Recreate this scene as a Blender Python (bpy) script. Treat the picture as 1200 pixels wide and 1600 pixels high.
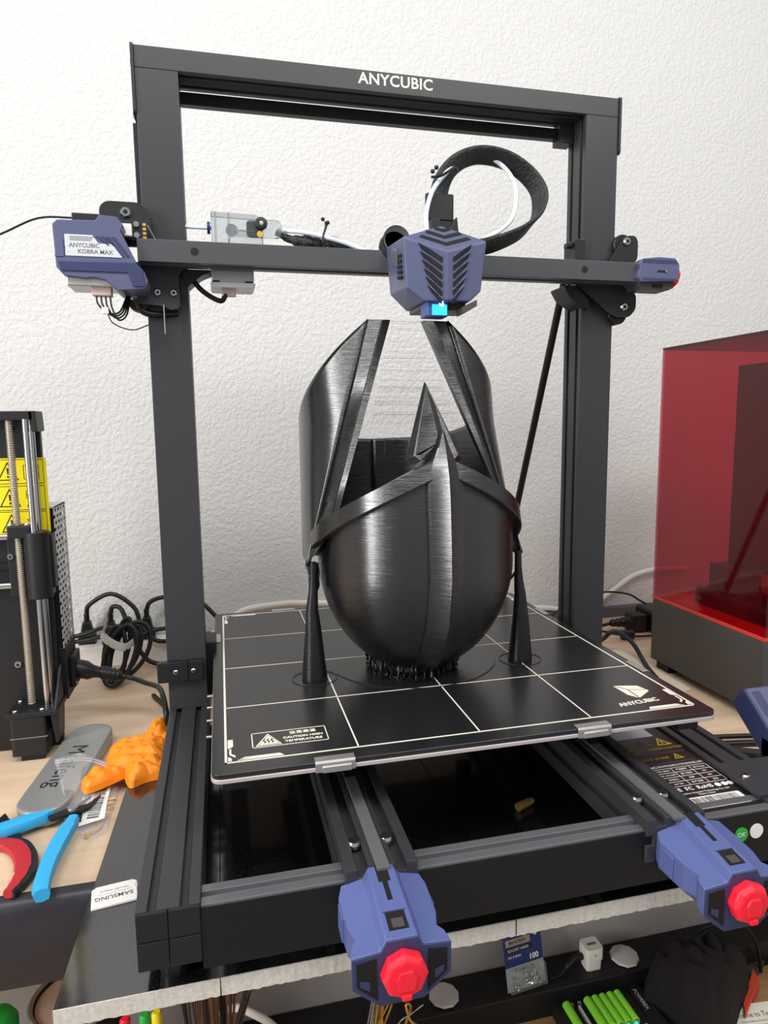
import bpy, bmesh, math, random
from mathutils import Vector, Matrix
R = math.radians
random.seed(7)
K = 0.001            # all shapes below are in millimetres; print bed surface is z = 0
ZO = 1250.0          # height of the print bed above the room floor, mm
sc = bpy.context.scene
for o in list(bpy.data.objects): bpy.data.objects.remove(o)
COL = sc.collection
def W(p): return Vector((p[0]*K, p[1]*K, (p[2]+ZO)*K))

# ------------------------------------------------------------------ camera, world, lights, exposure
cam = bpy.data.cameras.new('camera'); cam_o = bpy.data.objects.new('camera', cam); COL.objects.link(cam_o)
cam_o.location = W((5.67, -485.2, 247.74)); cam_o.rotation_euler = (R(82.524), R(0.678), R(-13.612))
cam.sensor_fit = 'VERTICAL'; cam.sensor_height = 24; cam.lens = 24*1053.6/1600; cam.clip_start = 0.01
sc.camera = cam_o
world = bpy.data.worlds.new('World'); sc.world = world; world.use_nodes = True
bg = world.node_tree.nodes['Background']; bg.inputs[0].default_value = (0.93, 0.96, 1.0, 1); bg.inputs[1].default_value = 0.36
def area(name, loc, target, sx, sy, power, col=(1, 0.98, 0.95)):
    l = bpy.data.lights.new(name, 'AREA'); l.shape = 'RECTANGLE'; l.size = sx; l.size_y = sy; l.energy = power; l.color = col
    o = bpy.data.objects.new(name, l); COL.objects.link(o); o.location = W(loc)
    o.rotation_euler = (W(target)-W(loc)).to_track_quat('-Z', 'Y').to_euler(); return o
area('window_light', (-1500, -700, 650), (250, -50, 150), 0.35, 1.3, 15, (1, 0.99, 0.97)).data.spread = R(140)
area('ceiling_light', (-300, -650, 1500), (0, 350, 150), 1.2, 0.3, 13)
area('ceiling_light', (900, -800, 1450), (250, 300, 150), 1.2, 0.3, 12)
sc.view_settings.view_transform = 'Standard'; sc.view_settings.look = 'None'
sc.view_settings.gamma = 1; sc.view_settings.use_curve_mapping = False
sc.view_settings.exposure = 0.33

# ------------------------------------------------------------------ materials
def lin(c): return tuple(((x/255)/12.92 if x/255 <= 0.04045 else ((x/255+0.055)/1.055)**2.4) for x in c)
MATS = {}
def mat(name, col, rough=0.5, metal=0.0, aniso=0, bump=0, bscale=400, noise=0, nscale=60, trans=0, alpha=1, emit=0, coat=0, spec=0.5,
        stretch=(1, 1, 1), bdist=0.0004, ior=1.45, rnoise=0):
    m = bpy.data.materials.new(name); m.use_nodes = True; nt = m.node_tree; p = nt.nodes['Principled BSDF']
    c = lin(col); p.inputs['Base Color'].default_value = (*c, 1)
    p.inputs['Roughness'].default_value = rough; p.inputs['Metallic'].default_value = metal
    p.inputs['Transmission Weight'].default_value = trans; p.inputs['Alpha'].default_value = alpha
    p.inputs['Coat Weight'].default_value = coat; p.inputs['Specular IOR Level'].default_value = spec; p.inputs['IOR'].default_value = ior
    if aniso:
        tg = nt.nodes.new('ShaderNodeTangent'); tg.direction_type = 'RADIAL'; tg.axis = 'Z'; nt.links.new(tg.outputs[0], p.inputs['Tangent'])
        p.inputs['Anisotropic'].default_value = aniso; p.inputs['Anisotropic Rotation'].default_value = 0.25
    if emit: p.inputs['Emission Color'].default_value = (*c, 1); p.inputs['Emission Strength'].default_value = emit
    if bump or noise or rnoise:
        g = nt.nodes.new('ShaderNodeNewGeometry'); mp = nt.nodes.new('ShaderNodeMapping'); mp.inputs['Scale'].default_value = stretch
        nt.links.new(g.outputs['Position'], mp.inputs['Vector'])
    if bump:
        n = nt.nodes.new('ShaderNodeTexNoise'); n.inputs['Scale'].default_value = bscale; n.inputs['Detail'].default_value = 4
        b = nt.nodes.new('ShaderNodeBump'); b.inputs['Strength'].default_value = bump; b.inputs['Distance'].default_value = bdist
        nt.links.new(mp.outputs[0], n.inputs['Vector']); nt.links.new(n.outputs['Fac'], b.inputs['Height']); nt.links.new(b.outputs[0], p.inputs['Normal'])
    if noise:
        n = nt.nodes.new('ShaderNodeTexNoise'); n.inputs['Scale'].default_value = nscale; n.inputs['Detail'].default_value = 5
        mx = nt.nodes.new('ShaderNodeMix'); mx.data_type = 'RGBA'
        d = tuple(max(0, x*(1-noise)) for x in c); l_ = tuple(min(1, x*(1+noise)+noise*0.004) for x in c)
        mx.inputs[6].default_value = (*d, 1); mx.inputs[7].default_value = (*l_, 1)
        nt.links.new(mp.outputs[0], n.inputs['Vector']); nt.links.new(n.outputs['Fac'], mx.inputs[0]); nt.links.new(mx.outputs[2], p.inputs['Base Color'])
    if rnoise:
        n = nt.nodes.new('ShaderNodeTexNoise'); n.inputs['Scale'].default_value = nscale; n.inputs['Detail'].default_value = 4
        r_ = nt.nodes.new('ShaderNodeMapRange'); r_.inputs[3].default_value = max(0, rough-rnoise); r_.inputs[4].default_value = min(1, rough+rnoise)
        nt.links.new(mp.outputs[0], n.inputs['Vector']); nt.links.new(n.outputs['Fac'], r_.inputs[0]); nt.links.new(r_.outputs[0], p.inputs['Roughness'])
    MATS[name] = m; return m
ALU = mat('anodized_black', (51, 51, 54), 0.42, 0.0, bump=0.15, bscale=1500, bdist=0.0001)
ALU2 = mat('anodized_grey', (68, 69, 72), 0.42, 0.0, bump=0.1, bscale=1500, bdist=0.0001)
ALUG = mat('anodized_painted_sheen', (120, 122, 125), 0.25, 0.5)  # grey lightened so the colour itself carries the wall's reflection on cross rails
JET = mat('jet_black_panel', (15, 15, 16), 0.4)
EDGE = mat('bare_edge', (150, 153, 158), 0.35, 0.7)
BLK = mat('black_plastic', (26, 26, 28), 0.45, bump=0.2, bscale=1200, bdist=0.0001)
DARK = mat('dark_recess', (8, 8, 9), 0.7)
RUB = mat('cable_black', (20, 20, 22), 0.42)
NAVY2 = mat('bright_navy_plastic', (84, 95, 146), 0.45, bump=0.3, bscale=1300, bdist=0.0001)
NAVY = mat('navy_plastic', (82, 86, 116), 0.4, bump=0.3, bscale=1300, bdist=0.0001)
NAVYD = mat('navy_dark_plastic', (50, 56, 92), 0.4, bump=0.3, bscale=1300, bdist=0.0001)
RED = mat('red_plastic', (240, 30, 52), 0.4)
STEEL = mat('steel', (200, 200, 200), 0.22, 1.0)
STEELR = mat('satin_metal', (188, 186, 182), 0.4, 0.85, bump=0.1, bscale=1500, bdist=0.0001)
SCREWM = mat('thread_steel', (190, 180, 166), 0.35, 0.6)
BRASS = mat('brass', (226, 182, 92), 0.3, 0.5)
WHITE = mat('white_plastic', (235, 232, 225), 0.4)
PRINT_W = mat('white_print', (226, 222, 205), 0.6)
TUBE = mat('ptfe_white', (222, 232, 240), 0.35)
PLA = mat('glossy_black_filament', (15, 14, 15), 0.23, bump=0.34, bscale=22, stretch=(1, 1, 100), bdist=0.0009, rnoise=0.12, nscale=26, spec=1.0, aniso=0.6, ior=1.55)
PLAS = mat('black_support_filament', (26, 25, 28), 0.3, bump=0.5, bscale=40, stretch=(1, 1, 40), bdist=0.0006)
PEI = mat('textured_bed_black', (27, 26, 28), 0.27, spec=0.75, bump=0.5, bscale=900, bdist=0.0001, noise=0.25, nscale=700)
BEDEDGE = mat('bed_edge_metal', (196, 186, 182), 0.45, 0.4)
YEL = mat('sticker_yellow', (238, 218, 20), 0.45)
WOOD = None
ACRYL = mat('clear_acrylic', (222, 228, 230), 0.05, trans=0.92, ior=1.42)
REDAC = None
BLUEH = mat('blue_grip', (52, 168, 222), 0.45)
REDH = mat('red_grip', (180, 40, 48), 0.5)
BLACKST = mat('blackened_steel', (48, 47, 50), 0.35, 0.6)
ORANGE = mat('orange_nitrile', (250, 140, 24), 0.5, bump=0.6, bscale=70, bdist=0.001)
TIN = mat('silver_tin', (158, 160, 158), 0.32, 0.45, bump=0.08, bscale=1500, bdist=0.0001)
POLY = mat('clear_poly', (240, 240, 242), 0.15, alpha=0.23)
BRAID = mat('braided_sleeve', (40, 40, 42), 0.5, bump=1.0, bscale=330, bdist=0.002, noise=0.9, nscale=330)
MIRROR = mat('mirror_plate', (222, 224, 227), 0.2, 0.35)
LEDB = mat('led_housing', (60, 80, 140), 0.4)
CAPG = mat('cap_grey', (205, 205, 203), 0.5)
GREEN = mat('green_plastic', (40, 175, 60), 0.45)
BATG = mat('battery_green', (140, 225, 60), 0.35)
FELT = mat('black_felt', (22, 19, 19), 0.95, bump=0.8, bscale=300, bdist=0.002, noise=0.4, nscale=120)
CARD = mat('card_paper', (226, 222, 208), 0.7, noise=0.06, nscale=40)
CREAM = mat('cream_paper', (225, 215, 190), 0.7)
TANL = mat('tan_lid', (205, 180, 160), 0.6)
BARK = mat('brown_bristle', (105, 68, 42), 0.7, noise=0.5, nscale=90)
BARK2 = mat('dark_bristle', (52, 36, 28), 0.7, noise=0.5, nscale=90)
PAPERW = mat('label_white', (235, 234, 230), 0.55)
INK = mat('ink_black', (25, 25, 28), 0.6)
GREYINK = mat('ink_grey', (105, 105, 109), 0.6)
PSUL = mat('psu_label', (40, 33, 34), 0.35)
INKY = mat('ink_amber', (205, 175, 40), 0.5)
NAVYC = mat('card_navy', (30, 48, 110), 0.45)
GALV = mat('vent_grey_metal', (205, 205, 205), 0.4, 0.3)
LCD = mat('lcd_blue', (110, 165, 235), 0.2, emit=0.9)
LEDG = mat('led_green', (40, 230, 150), 0.3, emit=3)
LEDC = mat('led_cyan', (40, 170, 235), 0.3, emit=1.3)
LEDW = mat('led_white', (215, 240, 255), 0.3, emit=6)
CONN = mat('pink_connector', (205, 180, 172), 0.5)
PCB = mat('pcb_black', (34, 34, 38), 0.4)
STRING = mat('filament_hair', (90, 88, 90), 0.4)
GREYD = mat('grey_slab', (70, 66, 64), 0.5, bump=0.2, bscale=900, bdist=0.0001)
TIEW = mat('white_tie', (215, 215, 210), 0.5)

def wood_mat(name, a, b, sx=(1.2, 14, 14), rough=0.45):
    m = bpy.data.materials.new(name); m.use_nodes = True; nt = m.node_tree; p = nt.nodes['Principled BSDF']
    g = nt.nodes.new('ShaderNodeNewGeometry'); mp = nt.nodes.new('ShaderNodeMapping'); mp.inputs['Scale'].default_value = sx
    n = nt.nodes.new('ShaderNodeTexNoise'); n.inputs['Scale'].default_value = 3.5; n.inputs['Detail'].default_value = 7; n.inputs['Distortion'].default_value = 0.6
    cr = nt.nodes.new('ShaderNodeValToRGB'); cr.color_ramp.elements[0].position = 0.3; cr.color_ramp.elements[1].position = 0.75
    cr.color_ramp.elements[0].color = (*lin(a), 1); cr.color_ramp.elements[1].color = (*lin(b), 1)
    nt.links.new(g.outputs['Position'], mp.inputs[0]); nt.links.new(mp.outputs[0], n.inputs['Vector']); nt.links.new(n.outputs['Fac'], cr.inputs[0])
    nt.links.new(cr.outputs[0], p.inputs['Base Color']); p.inputs['Roughness'].default_value = rough; MATS[name] = m; return m
WOOD = wood_mat('birch_ply', (204, 174, 144), (226, 202, 174))
WOOD2 = wood_mat('bench_pine', (150, 112, 72), (196, 158, 116))

def granite_mat():
    m = mat('polished_black_granite', (18, 18, 19), 0.1, spec=0.85, ior=1.7); nt = m.node_tree; p = nt.nodes['Principled BSDF']
    g = nt.nodes.new('ShaderNodeNewGeometry')
    v = nt.nodes.new('ShaderNodeTexVoronoi'); v.inputs['Scale'].default_value = 420
    n = nt.nodes.new('ShaderNodeTexNoise'); n.inputs['Scale'].default_value = 900; n.inputs['Detail'].default_value = 3
    cr = nt.nodes.new('ShaderNodeValToRGB'); cr.color_ramp.elements[0].position = 0.58; cr.color_ramp.elements[1].position = 0.75
    cr.color_ramp.elements[0].color = (*lin((17, 17, 18)), 1); cr.color_ramp.elements[1].color = (*lin((70, 72, 76)), 1)
    nt.links.new(g.outputs['Position'], n.inputs['Vector']); nt.links.new(n.outputs['Fac'], cr.inputs[0]); nt.links.new(cr.outputs[0], p.inputs['Base Color'])
    return m
GRAN = granite_mat()
GRANEDGE = mat('sawn_granite_edge', (196, 190, 180), 0.8, bump=0.5, bscale=420, bdist=0.0006, noise=0.25, nscale=420)

def wall_mat():
    m = mat('stucco_paint', (213, 212, 210), 0.75); nt = m.node_tree; p = nt.nodes['Principled BSDF']
    g = nt.nodes.new('ShaderNodeNewGeometry')
    n = nt.nodes.new('ShaderNodeTexNoise'); n.inputs['Scale'].default_value = 165; n.inputs['Detail'].default_value = 3; n.inputs['Roughness'].default_value = 0.5; n.inputs['Distortion'].default_value = 0.25
    cr = nt.nodes.new('ShaderNodeMapRange'); cr.inputs[1].default_value = 0.3; cr.inputs[2].default_value = 0.68; cr.interpolation_type = 'SMOOTHSTEP'
    b = nt.nodes.new('ShaderNodeBump'); b.inputs['Strength'].default_value = 0.36; b.inputs['Distance'].default_value = 0.003
    nt.links.new(g.outputs['Position'], n.inputs['Vector']); nt.links.new(n.outputs['Fac'], cr.inputs[0]); nt.links.new(cr.outputs[0], b.inputs['Height']); nt.links.new(b.outputs[0], p.inputs['Normal'])
    return m
WALL = wall_mat()
PANEL = mat('grey_painted_panel', (168, 165, 162), 0.7, bump=0.3, bscale=220, bdist=0.001, noise=0.05, nscale=200)
NOSING = mat('black_vinyl_edge', (44, 42, 48), 0.42, bump=0.3, bscale=600, bdist=0.0003, noise=0.2, nscale=30)

def red_acrylic():
    m = bpy.data.materials.new('red_acrylic'); m.use_nodes = True; nt = m.node_tree; nt.nodes.clear()
    out = nt.nodes.new('ShaderNodeOutputMaterial'); t = nt.nodes.new('ShaderNodeBsdfTransparent'); gl = nt.nodes.new('ShaderNodeBsdfGlossy'); gl.inputs['Roughness'].default_value = 0.05
    t.inputs[0].default_value = (*(.83, .38, .45), 1); gl.inputs[0].default_value = (1, 1, 1, 1)
    d = nt.nodes.new('ShaderNodeBsdfDiffuse'); d.inputs[0].default_value = (*lin((150, 30, 45)), 1)
    fr = nt.nodes.new('ShaderNodeFresnel'); fr.inputs[0].default_value = 1.45
    m1 = nt.nodes.new('ShaderNodeMixShader'); m1.inputs[0].default_value = 0.05; m2 = nt.nodes.new('ShaderNodeMixShader')
    nt.links.new(t.outputs[0], m1.inputs[1]); nt.links.new(d.outputs[0], m1.inputs[2]); gm = nt.nodes.new('ShaderNodeNewGeometry'); mt = nt.nodes.new('ShaderNodeMath'); mt.operation = 'SUBTRACT'; mt.use_clamp = True
    nt.links.new(fr.outputs[0], mt.inputs[0]); nt.links.new(gm.outputs['Backfacing'], mt.inputs[1]); nt.links.new(mt.outputs[0], m2.inputs[0])
    nt.links.new(m1.outputs[0], m2.inputs[1]); nt.links.new(gl.outputs[0], m2.inputs[2]); nt.links.new(m2.outputs[0], out.inputs[0])
    return m
REDAC = red_acrylic()
REDLINE = mat('red_gasket', (205, 62, 52), 0.35)

# ------------------------------------------------------------------ mesh helpers
def catmull(pts, n=6):
    P = [Vector(p) for p in pts]
    if len(P) < 3: return P
    out = []
    for i in range(len(P)-1):
        a = P[i-1] if i else P[i]*2-P[i+1]; b = P[i]; c = P[i+1]; d = P[i+2] if i+2 < len(P) else P[i+1]*2-P[i]
        for k in range(n):
            t = k/n
            out.append(0.5*((2*b)+(c-a)*t+(2*a-5*b+4*c-d)*t*t+(3*b-a-3*c+d)*t**3))
    out.append(P[-1]); return out
class B:
    def __init__(s): s.v = []; s.f = []
    def add(s, vs, fs):
        b = len(s.v); s.v += [tuple(p) for p in vs]; s.f += [tuple(i+b for i in f) for f in fs]; return s
    def box(s, x0, x1, y0, y1, z0, z1):
        return s.add([(x0,y0,z0),(x1,y0,z0),(x1,y1,z0),(x0,y1,z0),(x0,y0,z1),(x1,y0,z1),(x1,y1,z1),(x0,y1,z1)],
                     [(0,3,2,1),(4,5,6,7),(0,1,5,4),(1,2,6,5),(2,3,7,6),(3,0,4,7)])
    def obox(s, c, ax, ay, az, hx, hy, hz):
        c, ax, ay, az = Vector(c), Vector(ax), Vector(ay), Vector(az)
        vs = [c+ax*hx*i+ay*hy*j+az*hz*k for k in (-1,1) for (i,j) in ((-1,-1),(1,-1),(1,1),(-1,1))]
        return s.add(vs, [(0,3,2,1),(4,5,6,7),(0,1,5,4),(1,2,6,5),(2,3,7,6),(3,0,4,7)])
    def ext(s, poly, axis, a, b, taper=None):
        def P(u, v, w): return {'x': (w,u,v), 'y': (u,w,v), 'z': (u,v,w)}[axis]
        n = len(poly)
        q = poly if taper is None else taper
        vs = [P(u,v,a) for u,v in poly]+[P(u,v,b) for u,v in q]
        return s.add(vs, [tuple(range(n))[::-1], tuple(range(n, 2*n))]+[(i,(i+1)%n,(i+1)%n+n,i+n) for i in range(n)])
    def loft(s, rings, cap=True, closed=True):
        n = len(rings[0]); vs = [p for r in rings for p in r]; fs = []
        for k in range(len(rings)-1):
            for i in range(n if closed else n-1):
                j = (i+1) % n; fs.append((k*n+i, k*n+j, (k+1)*n+j, (k+1)*n+i))
        if cap: fs += [tuple(range(n))[::-1], tuple(range((len(rings)-1)*n, len(rings)*n))]
        return s.add(vs, fs)
    def cyl(s, p0, p1, r0, r1=None, n=20, rot=0):
        p0, p1 = Vector(p0), Vector(p1); r1 = r0 if r1 is None else r1
        d = (p1-p0).normalized(); u = d.orthogonal().normalized()
        if abs(d.z) > 0.999: u = Vector((1,0,0))
        w = d.cross(u)
        return s.loft([[p+u*(r*math.cos(2*math.pi*i/n+rot))+w*(r*math.sin(2*math.pi*i/n+rot)) for i in range(n)] for p, r in ((p0,r0),(p1,r1))])
    def lathe(s, c, prof, n=24, axis='z'):
        rings = []
        for r, h in prof:
            ring = []
            for i in range(n):
                a = 2*math.pi*i/n; u, v = r*math.cos(a), r*math.sin(a)
                ring.append({'z': (c[0]+u,c[1]+v,c[2]+h), 'y': (c[0]+u,c[1]+h,c[2]+v), 'x': (c[0]+h,c[1]+u,c[2]+v)}[axis])
            rings.append(ring)
        return s.loft(rings)
    def tube(s, pts, r, n=8, sm=6, flat=None, raw=False):
        P = [Vector(p) for p in pts] if raw else catmull(pts, sm)
        rings = []; up = None
        for i, p in enumerate(P):
            t = (P[min(i+1, len(P)-1)]-P[max(i-1, 0)]).normalized()
            if up is None: up = t.orthogonal().normalized()
            else:
                up = up-t*up.dot(t)
                up = up.normalized() if up.length > 1e-6 else t.orthogonal().normalized()
            w = t.cross(up); rr = r[min(int(i/len(P)*len(r)), len(r)-1)] if isinstance(r, (list, tuple)) else r
            rings.append([p+up*rr*math.cos(2*math.pi*k/n)+w*rr*math.sin(2*math.pi*k/n) for k in range(n)])
        return s.loft(rings)
    def ribbon(s, pts, wdir, hw, th, sm=8):
        """flat strap: wdir is one direction or a list, one per point"""
        P = catmull(pts, sm); ws = wdir if isinstance(wdir, list) else [wdir]*len(pts)
        Wd = catmull(ws, sm) if len(ws) > 2 else [Vector(ws[0])]*len(P)
        rings = []
        for i, p in enumerate(P):
            t = (P[min(i+1, len(P)-1)]-P[max(i-1, 0)]).normalized(); w = Wd[i].normalized(); w = (w-t*w.dot(t)).normalized(); n = t.cross(w)
            rings.append([p+w*hw*a+n*th*b for a, b in ((-1,-.4),(-.8,-1),(0,-1),(.8,-1),(1,-.4),(1,.4),(.8,1),(0,1),(-.8,1),(-1,.4))])
        return s.loft(rings)
def mesh_obj(name, b, m, parent=None, smooth=None, bevel=0, recenter=False, seg=2, label=None):
    if recenter:
        xs, ys, zs = zip(*b.v); c = Vector(((min(xs)+max(xs))/2, (min(ys)+max(ys))/2, min(zs)))
    else: c = Vector((0,0,0))
    me = bpy.data.meshes.new(name)
    if recenter: me.from_pydata([(Vector(p)-c)*K for p in b.v], [], b.f)
    else: me.from_pydata([((p[0])*K, p[1]*K, (p[2]+ZO)*K) for p in b.v], [], b.f)
    bm = bmesh.new(); bm.from_mesh(me); bmesh.ops.recalc_face_normals(bm, faces=bm.faces); bm.to_mesh(me); bm.free()
    me.materials.append(m)
    o = bpy.data.objects.new(name, me); COL.objects.link(o)
    if recenter: o.location = W(c)
    if parent is not None:
        o.parent = parent
        if parent.parent is None: o.location = -parent.location
    if smooth is not None:
        for p in me.polygons: p.use_smooth = True
        try: me.set_sharp_from_angle(angle=R(smooth))
        except Exception: pass
    if bevel:
        md = o.modifiers.new('bevel', 'BEVEL'); md.width = bevel*K; md.segments = seg; md.limit_method = 'ANGLE'; md.angle_limit = R(35)
    if label: o['label'] = label
    return o
def tag(o, label, cat, group=None):
    o['label'] = label; o['category'] = cat
    if group: o['group'] = group
    return o
def thing(name, label, cat, loc, group=None):
    o = bpy.data.objects.new(name, None); COL.objects.link(o); o.location = W(loc); o.empty_display_size = 0.02
    return tag(o, label, cat, group)
def single(name, b, m, label, cat, group=None, smooth=None, bevel=0):
    return tag(mesh_obj(name, b, m, None, smooth, bevel, True), label, cat, group)
def struct(name, b, m, bevel=0):
    o = mesh_obj(name, b, m, None, None, bevel); o['kind'] = 'structure'; return o
DG = None
def text(name, s, size, loc, rot, m, parent, align='CENTER', ext=0.1, sx=1.0, spacing=1.0, bold=0.0, thingroot=True):
    cu = bpy.data.curves.new(name, 'FONT'); cu.body = s; cu.size = size*K; cu.align_x = align; cu.align_y = 'CENTER'; cu.extrude = ext*K; cu.offset = bold*K
    cu.space_character = spacing; cu.resolution_u = 3
    t = bpy.data.objects.new(name, cu); COL.objects.link(t); bpy.context.view_layer.update()
    me = bpy.data.meshes.new_from_object(t.evaluated_get(bpy.context.evaluated_depsgraph_get()))
    bpy.data.objects.remove(t)
    mw = rot.to_4x4() if isinstance(rot, Matrix) else Matrix.Rotation(rot[2], 4, 'Z') @ Matrix.Rotation(rot[1], 4, 'Y') @ Matrix.Rotation(rot[0], 4, 'X')
    me.transform(Matrix.Translation(W(loc)) @ mw @ Matrix.Diagonal((sx, 1, 1, 1)))
    me.materials.clear(); me.materials.append(m)
    o = bpy.data.objects.new(name, me); COL.objects.link(o); o.parent = parent
    if parent.parent is None: o.location = -parent.location
    return o
def frame_rot(xd, yd):
    x = Vector(xd).normalized(); y = Vector(yd); y = (y-x*y.dot(x)).normalized(); z = x.cross(y)
    return Matrix((x, y, z)).transposed()
def tslot(w, h, sw=(), sh=(), slot=5, dep=4):
    """extrusion outline, corner at 0,0; sw: slots on bottom+top at these u, sh: on left+right at these v"""
    p = [(0, 0)]
    for u in sorted(sw): p += [(u-slot/2, 0), (u-slot/2, dep), (u+slot/2, dep), (u+slot/2, 0)]
    p.append((w, 0))
    for v in sorted(sh): p += [(w, v-slot/2), (w-dep, v-slot/2), (w-dep, v+slot/2), (w, v+slot/2)]
    p.append((w, h))
    for u in sorted(sw, reverse=True): p += [(u+slot/2, h), (u+slot/2, h-dep), (u-slot/2, h-dep), (u-slot/2, h)]
    p.append((0, h))
    for v in sorted(sh, reverse=True): p += [(0, v+slot/2), (dep, v+slot/2), (dep, v-slot/2), (0, v-slot/2)]
    return p
def off(poly, du, dv): return [(u+du, v+dv) for u, v in poly]
def rrect(x0, x1, y0, y1, r, n=4):
    o = []
    for cx, cy, a0 in ((x1-r,y1-r,0),(x0+r,y1-r,90),(x0+r,y0+r,180),(x1-r,y0+r,270)):
        for i in range(n+1):
            a = R(a0+90*i/n); o.append((cx+r*math.cos(a), cy+r*math.sin(a)))
    return o
def round_poly(poly, r, n=3):
    out = []
    m = len(poly)
    for i in range(m):
        p = Vector(poly[i]); a = Vector(poly[i-1]); b = Vector(poly[(i+1) % m])
        ra = min(r, (a-p).length*.45); rb = min(r, (b-p).length*.45)
        s = p+(a-p).normalized()*ra; e = p+(b-p).normalized()*rb
        for k in range(n+1):
            t = k/n; q = s*(1-t)**2+p*2*t*(1-t)+e*t*t; out.append((q.x, q.y))
    return out
def screw(name, parent, c, axis, r, h=2, m=None):
    """button head hex screw; axis is the outward direction"""
    a = Vector(axis); c = Vector(c); b = B()
    b.cyl(c, c+a*h*0.5, r, r, 16); b.cyl(c+a*h*0.5, c+a*h, r, r*0.78, 16)
    o = mesh_obj(name, b, m or STEEL, parent, 40)
    s = B().cyl(c+a*h, c+a*(h+0.06), r*0.48, r*0.48, 6); mesh_obj('hex_socket', s, DARK, o if parent.parent is None else parent)
    return o

# ------------------------------------------------------------------ setting
struct('floor', B().box(-2500, 2600, -2600, 690, -1290, -1250), PANEL)
struct('wall_back', B().box(-2500, 2600, 663, 690, -1250, 1500), WALL)
TAB = -130.0; TILE = -117.0; BENCH = -490.0
t = thing('wall_shelf_table', 'pale plywood table top with black vinyl front edge against the white wall', 'table', (0, 360, TAB-80))
mesh_obj('table_top', B().box(-1100, 1500, 78, 662, -206, TAB), WOOD, t)
pr = [(78, -206), (78, TAB+0.6), (72, TAB+0.4), (67, TAB-3), (65, TAB-9), (65, -200), (68, -206)]
mesh_obj('edge_nosing', B().ext(pr, 'x', -1100, 1500), NOSING, t, 50)
mesh_obj('apron_panel', B().box(-1100, 1500, 250, 262, BENCH, -206), PANEL, t)
w = thing('workbench', 'lower wooden workbench below the black stone slabs', 'workbench', (200, 0, -1250))
mesh_obj('bench_top', B().box(-1100, 1500, -350, 249.5, BENCH-35, BENCH), WOOD2, w, bevel=2)
for x in (-1050, 1450):
    for y in (-310, 215): mesh_obj('leg', B().box(x-35, x+35, y-35, y+35, -1250, BENCH-35), WOOD2, w)

# stone slabs: three separate pieces with open joints
def slab(x0, x1, y1, label, xb=None):
    r = thing('stone_slab', label, 'stone slab', ((x0+x1)/2, 100, TAB), 'polished black stone slabs under the printer')
    xb = x0 if xb is None else xb
    mesh_obj('polished_face', B().ext([(x0, -64.6), (x1, -64.6), (x1, y1), (xb, y1)], 'z', TAB+0.5, TILE), GRAN, r)
    b = B(); n = int((x1-x0)/3); rnd = random.Random(int(x0))
    top = []; bot = []
    for i in range(n+1):
        x = x0+(x1-x0)*i/n
        top.append((x, -65.4+rnd.uniform(-.2, .15), TILE+rnd.uniform(-.4, -.1))); bot.append((x, -65.7+rnd.uniform(-.2, .2), TAB+rnd.uniform(-.2, .8)))
    back_t = [(p[0], -64, TILE-0.1) for p in top]; back_b = [(p[0], -64, TAB+0.4) for p in bot]
    b.loft([back_t, top, bot, back_b], cap=False, closed=False)
    mesh_obj('sawn_edge', b, GRANEDGE, r, label='pale rough sawn edge')
    return r
slab(-112, -9.6, 330, 'polished black stone slab at the end where the white memory card adapter lies', -97)
slab(-8.8, 203, 330, 'polished black stone slab under the front tensioner with the square window, between two joints')
slab(203.8, 445, 330, 'polished black stone slab under the loose brass cartridge and the power supply')

# ------------------------------------------------------------------ large bed-slinger printer
P = thing('printer', 'large black frame filament printer with navy covers standing on black stone slabs', '3d printer', (200, 230, TILE))
def part(name, b, m, sm=None, bev=0, par=None, label=None): return mesh_obj(name, b, m, par or P, sm, bev, label=label)
# base rails
for x0 in (-59, 419):
    rail = part('base_rail', B().ext(off(tslot(40, 40, (10, 30), (10, 30), 5.5, 5), x0, -95), 'y', -72, 520), ALU, None, 0.5)
    for i in (0, 1):
        for j in (0, 1):
            part('end_cap', B().box(x0+0.4+20*i, x0+19.6+20*i, -74.5, -71.5, -94.6+20*j, -75.4+20*j), BLK, None, 0.5, rail)
    for y in (-50, 460):
        part('foot', B().cyl((x0+20, y, TILE), (x0+20, y, -95), 9, 11, 20), RUB, 40, 0, rail)
for y0, x0, x1 in ((-72, -19, 419), (480, -19, 419)):
    part('cross_rail', B().ext(off(tslot(20, 40, (10,), (10, 30), 5.5, 4), y0, -97), 'x', x0, x1), ALUG, None, 0.5)
part('front_panel', B().box(-19, 419, -73.5, -71.8, -101, -59), JET)
# y rails
BELT = mat('belt_grey', (92, 92, 94), 0.55, bump=0.6, bscale=900, bdist=0.0002)
for xc, bx in ((100, 100), (328, 328)):
    rl = part('bed_rail', B().ext(off(tslot(50, 34, (12, 38), (17,), 8, 6), xc-25, -82), 'y', -76, 500), ALU, None, 0.5)
    part('drive_belt', B().box(bx-4.5, bx+4.5, -80, 495, -49, -46.3), BELT, None, 0.3, rl)
    part('belt_clamp', B().box(bx-4.6, bx+4.6, 40, 56, -46.4, -45.6), BLK, None, 0, rl)
    for dx in (-13.5, 10):
        screw('rail_screw', rl, (xc+dx, -45, -51.5), (0, 0, 1), 5, 4.5)
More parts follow.
